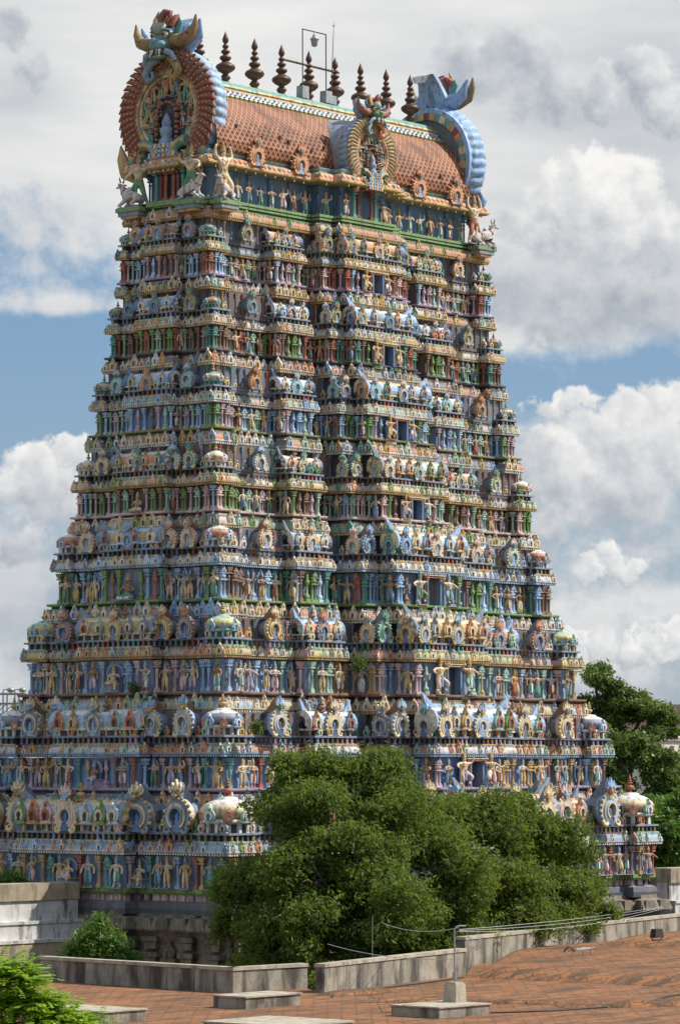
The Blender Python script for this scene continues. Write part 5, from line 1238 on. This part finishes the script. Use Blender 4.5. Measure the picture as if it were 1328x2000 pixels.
def slab(front, left, right, h, label):
    F, Lc, Rc = np.array(P8(*front)), np.array(P8(*left)), np.array(P8(*right)); a, b = np.linalg.norm(Rc-F), np.linalg.norm(Lc-F)
    c = F + np.array([a/2, b/2]); e = empty('roof_hatch', (*c, RZ)); tag(e, label, 'roof hatch', 'low cement hatches on the terrace')
    m = MB(); box(m, (0, 0, h*.44), (a, b, h*.88), (.4, .4, .4)); obj('curb', m, M_CONC, e); m = MB(); box(m, (0, 0, h*.94), (a+.10, b+.10, h*.12), (.6, .55, .4)); obj('lid', m, M_SLAB, e)
    return c
slab((480, 1973), (397, 1972), (549, 1963), .42, 'low cement roof hatch nearest the left parapet corner')
S2 = slab((858, 1991), (771, 1985), (925, 1981), .36, 'low cement roof hatch carrying the cable post')
slab((205, 2002), (150, 1990), (242, 1994), .40, 'low cement roof hatch behind the bright green branches')
slab((560, 2034), (452, 2020), (632, 2020), .42, 'low cement roof hatch cut by the bottom edge')

# cable post and wires
PB = on(888, 1958, 2, RZ+.36); e = empty('cable_post', PB); tag(e, 'thin steel post in a cement block holding sagging pale cables', 'cable post')
b = MB(); box(b, (0, 0, .29), (.54, .54, .58), (.5, .5, .5), .9); box(b, (0, 0, .61), (.40, .40, .06), (.5, .5, .5)); obj('footing', b, M_SLAB, e)
b = MB(); tube(b, [(0, 0, .6), (0, 0, 2.32), (.04, -.03, 2.40), (.14, -.10, 2.44), (.30, -.22, 2.43)], .028, (.4, .4, .4), 8); tube(b, [(0, 0, .72), (0, 0, .95)], .07, (.4, .4, .4), 8); obj('post', b, M_STEEL, e)
TOP = PB + np.array([.1, -.1, 2.38])
def wire(a, b, sag, r, name, label, n=24, m=None, cat='cable', grp=None):
    a, b = np.array(a, float), np.array(b, float); mb = MB(); pts = [a+(b-a)*u+np.array([0, 0, -4*sag*u*(1-u)]) for u in np.linspace(0, 1, n)]
    tube(mb, pts, r, (.5, .5, .5), 5); tag(obj(name, mb, m or M_WIRE), label, cat, grp)
END = on(1291, 1772, 1, -9.75)
for i, (dz, sag) in enumerate(((0, .10), (-.06, .20), (-.14, .32))):
    wire(TOP+np.array([0, 0, -.06-.035*i]), END+np.array([.1*i, -.05, dz*.5]), sag, .009, 'overhead_cable', ['upper', 'middle', 'lowest'][i]+' of the pale cables slung from the post to the right corner of the tower', grp='cables to the tower corner')
wire(TOP, on(745, 1803, 1, -24.5), .22, .012, 'overhead_cable', 'slack pale cable from the post leftwards into the big tree')
wire(TOP+np.array([0, 0, -1.0]), on(640, 1845, 1, -26.0), .2, .011, 'overhead_cable', 'thin pale cable running low across the dark foot of the big tree')
mb = MB(); c = TOP+np.array([.35, -.3, -.35])
for k in range(3): tube(mb, [c+np.array([.20*math.cos(u)*.64+.06*k, -.20*math.cos(u)*.77, .28*math.sin(u)-.05*k]) for u in np.linspace(2.6, 6.6, 12)], .012, (.5, .5, .5), 5)
tag(obj('cable_loop', mb, M_WIRE), 'loops of spare pale cable hanging just right of the post', 'cable')
def ground_cable(pts, label, z=RZ+.03):
    mb = MB(); Q = [np.array([*P8(x, y, RZ), z]) for x, y in pts]; F = []
    for a, b in zip(Q[:-1], Q[1:]): F += [a+(b-a)*u for u in np.linspace(0, 1, 5)[:-1]]
    F.append(Q[-1]); tube(mb, F, .035, (.03, .03, .03), 5); tag(obj('roof_cable', mb, M_BLACK), label, 'cable')
ground_cable([(955, 1981), (1080, 1977), (1180, 1970), (1255, 1962), (1300, 1950), (1345, 1943)], 'black cable snaking over the brick terrace at the lower right')
ground_cable([(648, 1950), (660, 1938), (700, 1938), (760, 1931), (830, 1922), (905, 1912)], 'thin dark cable along the foot of the middle parapet')
p = on(727, 1882, 1, -29.0); mb = MB(); tube(mb, [(0, 0, 0), (.02, 0, 1.6)], .012, (.4, .4, .4), 6); o = obj('thin_rod', mb, M_STEEL); o.location = (*P8(727, 1925), RZ+.9); tag(o, 'thin bare rod standing against the dark tree above the parapet', 'rod')
# broken metal rack and a floodlight on the raised terrace
p = on(1135, 1868, 2, RZ+.39); e = empty('metal_rack', p); tag(e, 'small broken metal rack lying on the raised brick terrace', 'metal rack')
b = MB(); [tube(b, [(x, y, 0), (x*.9, y*.9, .28)], .022, (.4, .4, .4), 6) for x in (-.35, .4) for y in (-.2, .2)]; obj('legs', b, M_STEEL, e)
b = MB(); [tube(b, [(-.55, y, .24), (.6, y, .30)], .022, (.4, .4, .4), 6) for y in (-.22, 0, .22)]; [tube(b, [(x, -.24, .27), (x, .24, .27)], .02, (.4, .4, .4), 6) for x in (-.65, -.2, .25, .7)]; obj('grid', b, M_STEEL, e)
b = MB(); tube(b, [(-.95+.22*math.cos(u), -.1+.2*math.sin(u), .30+.1*math.sin(u*2)) for u in np.linspace(0, 5.6, 14)], .025, (.1, .1, .1), 6); obj('bent_rod', b, M_IRON, e)
p = on(1283, 1838, 2, RZ+.7); e = empty('floodlight', p); tag(e, 'small black floodlight at the foot of the long parapet', 'floodlight')
b = MB(); box(b, (0, 0, .30), (.62, .3, .36), (.03, .03, .03), .8); obj('housing', b, M_BLACK, e); b = MB(); tube(b, [(-.34, 0, .3), (-.34, 0, .02), (.34, 0, .02), (.34, 0, .3)], .03, (.1, .1, .1), 5); obj('bracket', b, M_IRON, e)

# ------------------------------------------------------------------ trees and plants
def leaves(blobs, n, ln, wd, seed, droop=.35, shell=.30, per=6, spread=1.0, up=0.0):
    """leaf blades in sprays through the volume of the blobs (centre, radii); returns a mesh builder"""
    g = np.random.default_rng(seed); C = np.array([b[0] for b in blobs], float); Rr = np.array([b[1] for b in blobs], float)
    w = (Rr[:, 0]*Rr[:, 1]+Rr[:, 0]*Rr[:, 2]+Rr[:, 1]*Rr[:, 2]); w /= w.sum(); nt = n//per
    bi = g.choice(len(blobs), nt, p=w); d = g.normal(size=(nt, 3)); d /= np.linalg.norm(d, axis=1)[:, None]
    # ragged outline: the radius wobbles with the direction
    wob = 1 + .16*np.sin(d[:, 0]*5.1+bi*1.7)*np.sin(d[:, 2]*6.3+bi*2.3) + .10*np.sin(d[:, 1]*11+bi)*np.sin(d[:, 0]*13+bi*.7)
    r = g.random(nt)**shell*wob*(1+.05*g.normal(size=nt))
    c = C[bi] + d*r[:, None]*Rr[bi]
    out = d*.9 + g.normal(size=(nt, 3))*.55 + np.array([0, 0, up]); out /= np.linalg.norm(out, axis=1)[:, None]
    tone = np.clip(.5 + .35*np.sin(c[:, 0]*1.3+c[:, 2]*1.9)*np.sin(c[:, 1]*1.7+c[:, 2]*.8) + .28*g.normal(size=nt), 0, 1)
    # leaves along each spray
    k = np.tile(np.arange(per), nt); T = np.repeat(np.arange(nt), per)
    pos = c[T] + out[T]*((k/per-.4)*ln*per*.42)[:, None] + g.normal(size=(nt*per, 3))*ln*.22
    sd = np.cross(out[T], g.normal(size=(nt*per, 3))); sd /= np.linalg.norm(sd, axis=1)[:, None]+1e-9
    ax = out[T]*.55*spread + sd*.9 + np.array([0, 0, -droop]) + g.normal(size=(nt*per, 3))*.25; ax /= np.linalg.norm(ax, axis=1)[:, None]
    nr = np.cross(ax, g.normal(size=(nt*per, 3))+np.array([0, 0, .8])); nr /= np.linalg.norm(nr, axis=1)[:, None]+1e-9
    L = ln*g.uniform(.65, 1.25, nt*per)[:, None]; W = wd*g.uniform(.7, 1.2, nt*per)[:, None]
    v = np.stack([pos-ax*L*.5, pos+nr*W*.5-ax*L*.06, pos+ax*L*.5, pos-nr*W*.5-ax*L*.06], 1).reshape(-1, 3)
    f = np.arange(len(v)).reshape(-1, 4); col = np.stack([np.clip(tone[T]+g.normal(size=nt*per)*.15, 0, 1)]*3, -1)
    mb = MB(); mb.add(v, f, col); return mb
def tree(name, blobs, base, trunk_r, n, ln, wd, mat, label, cat='tree', seed=1, grp=None, limbs=None, sub=0, subr=.4, **kw):
    base = np.array(base, float); e = empty(name, base); tag(e, label, cat, grp)
    cl = clumps(blobs, sub, subr, seed) if sub else blobs; cr = leaves([(np.array(c)-base, r) for c, r in cl], n, ln, wd, seed, **kw); obj('crown', cr, mat, e)
    g = random.Random(seed); top = np.mean([c for c, r in blobs], axis=0)-base; H_ = max(.3, min(c[2]-r[2] for c, r in blobs)-base[2]); mb = MB()
    fk = np.array([top[0]*.25, top[1]*.25, H_*.75+.25*top[2]*.6])
    tube(mb, [(0, 0, 0), fk*.35+(trunk_r*.4, 0, 0), fk*.7, fk], [trunk_r*1.35, trunk_r, trunk_r*.85, trunk_r*.7], (.1, .08, .06), 9)
    for c, r in (blobs if limbs is None else blobs[:limbs]):
        q = np.array(c)-base; m1 = fk+(q-fk)*.4+np.array([g.uniform(-.3, .3), g.uniform(-.3, .3), .12*np.linalg.norm(q-fk)]); rr = trunk_r*.5*min(1, np.mean(r)/2+.35)
        tube(mb, [fk*.9, m1, q], [rr, rr*.6, rr*.28], (.1, .08, .06), 6)
        for _ in range(4):
            d = np.array([g.gauss(0, 1), g.gauss(0, 1), g.gauss(0, .7)]); d /= np.linalg.norm(d); tube(mb, [q-(q-m1)*.3, q+d*np.array(r)*.45, q+d*np.array(r)*.85], [rr*.3, rr*.18, .01], (.1, .08, .06), 5)
    obj('trunk', mb, M_BARK, e)
    return e
def clumps(blobs, k, rr, seed):
    """breaks each mass of foliage into k smaller clumps that stand out from its surface"""
    g = np.random.default_rng(seed); out = []
    for c, r in blobs:
        r = np.array(r)
        for i in range(k):
            d = g.normal(size=3); d /= np.linalg.norm(d); q = g.uniform(.55, .95)
            out.append((np.array(c)+d*r*q, r*rr*g.uniform(.7, 1.25)*np.array([1.1, 1.1, .85])))
    return out
def px_blobs(lst, D):
    out = []
    for q in lst:
        px, py, rx, ry = q[:4]; dd = D+(q[4] if len(q) > 4 else 0); c = at(px, py, dd); k = dd/FPX; out.append((c, (rx*k*1.0, rx*k*1.0, ry*k)))
    return out
BIG = [(652, 1535, 105, 80, 2), (590, 1520, 60, 55, 1), (722, 1530, 75, 60, 2), (560, 1590, 70, 60, 0), (640, 1600, 90, 70, -2), (760, 1590, 80, 70, 0), (845, 1600, 85, 62, 3),
       (540, 1700, 90, 70, -2), (478, 1735, 55, 60, -1), (470, 1800, 45, 65, 0), (610, 1715, 85, 70, -4), (600, 1800, 95, 80, -4), (520, 1850, 75, 70, -2), (700, 1680, 90, 70, -3), (740, 1790, 100, 85, -4), (690, 1860, 90, 55, -3),
       (930, 1605, 85, 62, 5), (1010, 1620, 80, 62, 6), (1075, 1665, 70, 62, 8), (1128, 1725, 55, 60, 10), (1165, 1785, 40, 38, 11), (960, 1700, 95, 70, 3), (1055, 1750, 80, 70, 6), (850, 1700, 90, 70, -1), (860, 1800, 95, 75, -1), (985, 1790, 90, 62, 3), (1085, 1800, 60, 40, 7), (800, 1865, 80, 50, -2), (650, 1770, 70, 70, 0), (700, 1745, 70, 60, 1), (690, 1820, 70, 60, 0), (620, 1925, 22, 26, -9), (580, 1895, 60, 40, -4)]
tree('neem_tree', px_blobs(BIG, 148), (*at(780, 1900, 148)[:2], -20), .55, 300000, .24, .085, M_LEAF, 'large dense dark green tree in front of the tower', seed=3, limbs=24, shell=.6, sub=8, subr=.56)
tree('young_tree', px_blobs([(190, 1830, 42, 30), (160, 1850, 32, 28), (225, 1855, 36, 28), (195, 1800, 18, 14), (262, 1872, 22, 14), (135, 1868, 22, 18), (205, 1868, 50, 22)], 150), (*at(195, 1900, 150)[:2], -20), .12, 5200, .26, .085, M_LEAFM, 'small fresh green tree between white wall and left parapet', seed=5, shell=.5)
tree('leafy_bush', px_blobs([(22, 1722, 30, 20), (-4, 1728, 30, 20), (45, 1732, 14, 12)], 163), (*at(15, 1760, 163)[:2], -20), .10, 2600, .22, .08, M_LEAFM, 'small green treetop showing above the white wall at the left', seed=6, shell=.5)
def feathery_tree():
    """near branches with pinnate fronds: every frond a rib with paired leaflets"""
    g = np.random.default_rng(17); base = np.array([*at(40, 2150, 72)[:2], -20.]); e = empty('bright_tree', base); tag(e, 'bright yellow-green feathery tree branches in the near left corner', 'tree')
    V, C = [], []; st = MB(); st_pts = []
    for px, py, rx, ry, n in ((28, 1912, 42, 24, 46), (70, 1958, 46, 24, 46), (12, 1965, 48, 34, 56), (115, 1990, 40, 16, 36), (165, 2010, 34, 9, 24), (55, 2012, 80, 24, 70), (0, 1890, 26, 12, 20)):
        c0 = at(px, py, 72)-base; st_pts.append(c0)
        for _ in range(n*3):
            d = g.normal(size=3); d /= np.linalg.norm(d); c = c0 + d*np.array([rx, rx, ry])/97*g.uniform(.2, .95)
            a = np.array([d[0]*1.2+g.normal()*.5, d[1]*1.2+g.normal()*.5, .35+g.normal()*.3]); a /= np.linalg.norm(a); L = g.uniform(.45, .75); side = np.cross(a, [0, 0, 1.]); side /= np.linalg.norm(side); tone = g.uniform(.15, .95)
            for k in range(10):
                u = k/9; p = c + a*L*u + np.array([0, 0, -.22*u*u*L]); w = .17*(1-.55*u)
                for q in (-1, 1):
                    ax = side*q*.9 + a*.55 + np.array([0, 0, -.30]); ax /= np.linalg.norm(ax); nr = np.cross(ax, [0, 0, 1.]); nr /= np.linalg.norm(nr); nr = nr*.9 + g.normal(size=3)*.25
                    V += [p, p+ax*w*.5+nr*.04, p+ax*w, p+ax*w*.5-nr*.04]; C.append((min(1, max(0, tone+g.normal()*.12)),)*3)
    mb = MB(); mb.add(np.array(V), np.arange(len(V)).reshape(-1, 4), np.array(C)); obj('crown', mb, M_LEAFB, e)
    for c0 in st_pts: tube(st, [(0, 0, 8), c0*.6+np.array([0, 0, 3.]), c0-np.array([0, 0, .2])], [.10, .05, .015], (.1, .08, .06), 6)
    tube(st, [(0, 0, 0), (0, 0, 8)], [.16, .12], (.1, .08, .06), 8); obj('trunk', st, M_BARK, e)
feathery_tree()
far = [(1160, 1318, 36, 14), (1190, 1342, 42, 12), (1225, 1368, 46, 12), (1262, 1386, 42, 11), (1295, 1406, 32, 10), (1170, 1372, 40, 12), (1215, 1398, 40, 11), (1315, 1432, 22, 9), (1275, 1428, 36, 9), (1160, 1405, 36, 12), (1235, 1440, 34, 9), (1185, 1430, 34, 10)]
tree('spreading_tree', px_blobs(far, 222), (*at(1190, 1500, 222)[:2], -20), .6, 30000, .34, .13, M_LEAFR, 'tall spreading umbrella-shaped tree rising behind the tower at the right', seed=8, shell=.6, sub=5, subr=.5, droop=.05)
tree('broad_tree', px_blobs([(1215, 1500, 70, 40), (1180, 1560, 70, 50), (1260, 1560, 70, 50), (1300, 1500, 44, 36), (1230, 1460, 45, 22), (1330, 1540, 50, 50), (1160, 1470, 50, 40)], 214), (*at(1230, 1600, 214)[:2], -20), .6, 36000, .40, .15, M_LEAFR, 'dark broad tree behind the right corner, below the spreading tree', seed=9, shell=.45, sub=6, subr=.45)
tree('rounded_tree', px_blobs([(1300, 1610, 60, 50), (1250, 1640, 60, 46), (1310, 1665, 50, 40), (1345, 1580, 40, 40), (1200, 1630, 60, 50)], 208), (*at(1290, 1700, 208)[:2], -20), .5, 22000, .38, .15, M_LEAFM, 'mid green rounded tree just above the right compound wall', seed=10, shell=.45, sub=6, subr=.45)
for i, (px, py, ax, val, r, lab) in enumerate(((292, 1372, 0, -14.6, .42, 'green weed bush sprouting from the shaded side of the tower'), (700, 1298, 1, -7.2, .45, 'green weed bush sprouting beside the middle bay of the sunlit side'), (500, 1420, 1, -8.3, .32, 'small weed sprouting beside a blue arch on the sunlit side'), (262, 1345, 0, -14.3, .28, 'small weed tuft beside the vault on the shaded side'))):
    c = on(px, py, ax, val); e = empty('wall_weed', c-np.array([0, 0, r])); tag(e, lab, 'weed', 'weeds growing on the tower')
    obj('foliage', leaves([((0, 0, r), (r, r, r*.9))], 520, .13, .06, 20+i, shell=.5), M_LEAFD, e); b = MB(); [tube(b, [(0, 0, 0), (math.cos(a)*r*.4, math.sin(a)*r*.4, r), (math.cos(a)*r*.7, math.sin(a)*r*.7, r*1.5)], [.03, .02, .008], (.1, .08, .06), 5) for a in (0, 1.6, 3.1, 4.5)]; obj('stem', b, M_BARK, e)

# ------------------------------------------------------------------ far things
def house(px, py_top, D, w, d, h, col, label, roofc=(.35, .3, .28), seed=1):
    c = at(px, py_top, D); e = empty('town_house', (c[0], c[1], -20)); tag(e, label, 'building', 'town buildings beyond the trees'); top = c[2]+20
    b = MB(); box(b, (0, 0, (top)/2), (w, d, top), col); obj('wall', b, M_HOUSE, e); b = MB(); box(b, (0, 0, top+.12), (w+.5, d+.5, .28), roofc); box(b, (w*.2, 0, top+.9), (w*.3, d*.4, 1.3), col); obj('roof', b, M_HOUSE, e)
    g = random.Random(seed)
    for fl in range(int(top/3.2)):
        for i in range(max(1, int(w/3))):
            x = -w/2+(i+.5)*w/max(1, int(w/3)); f = MB(); box(f, (x, -d/2-.03, fl*3.2+1.9), (1.3, .12, 1.5), (.5, .48, .44)); fo = obj('window', f, M_HOUSE, e); f = MB(); box(f, (x, -d/2-.11, fl*3.2+1.9), (1.0, .06, 1.2), (.05, .06, .07)); obj('pane', f, M_HOUSE, fo)
house(1318, 1402, 420, 12, 10, 1, (.42, .26, .22), 'dusty pink town building beyond the spreading tree, tallest at the right edge', seed=1)
house(1290, 1448, 380, 13, 9, 1, (.62, .58, .54), 'pale building glimpsed between the branches at the right', seed=2)
house(1240, 1470, 430, 16, 9, 1, (.52, .50, .47), 'grey-white building half hidden behind the tower corner trees', seed=3)
house(8, 1442, 330, 7, 8, 1, (.66, .60, .48), 'cream building just visible behind the left edge of the tower', seed=4)
def scaffold():
    o = at(20, 1494, 262); o = np.array([o[0], o[1], -20]); e = empty('lighting_scaffold', o); tag(e, 'steel scaffold tower with two floodlights behind the left edge of the tower', 'scaffold')
    k = 262/FPX; r = RGT; b = MB(); c = MB()
    def Q(px, py, back=0.0): return r*((px-20)*k) + FWD*np.array([1, 1, 0])*back + np.array([0, 0, 20+(1494-py)*k])
    for bk in (0, 3.2):
        for px in (-40, -18, 5, 28, 48): tube(b, [Q(px, 1760, bk), Q(px, 1352 if px in (5, 28) else 1360, bk)], .055, (.3, .3, .3), 5)
        for py in (1355, 1374, 1395, 1415, 1437, 1470, 1510): tube(b, [Q(-45, py, bk), Q(50, py, bk)], .05, (.3, .3, .3), 5)
        for py in (1374, 1395, 1415, 1437): 
            for px in (-18, 5, 28): tube(b, [Q(px, py+20, bk), Q(px+22, py, bk)], .035, (.3, .3, .3), 4)
    obj('pipe_frame', b, M_STEEL, e)
    for px in (5, 28):
        h = MB(); tube(h, [Q(px, 1360), Q(px, 1348), Q(px+11, 1346)], .045, (.3, .3, .3), 5); ell(h, Q(px+15, 1348), (.28, .28, .2), (.1, .1, .1), 8, 6); obj('floodlight', h, M_STEEL, e)
scaffold()
def far_wood():
    g = random.Random(31); bl = []
    for i in range(150):
        az = math.radians(g.uniform(-25, 105)); d = g.uniform(420, 620); r = g.uniform(6, 12)
        bl.append(((CAM[0]+d*math.cos(az), CAM[1]+d*math.sin(az), -20+r*.55), (r*1.5, r*1.5, r*.62)))
    tag(obj('far_treeline', leaves(bl, 42000, 1.5, .7, 33, shell=.6), M_LEAFD), 'low green belt of distant trees around the temple town', 'treeline', None, 'stuff')
far_wood()
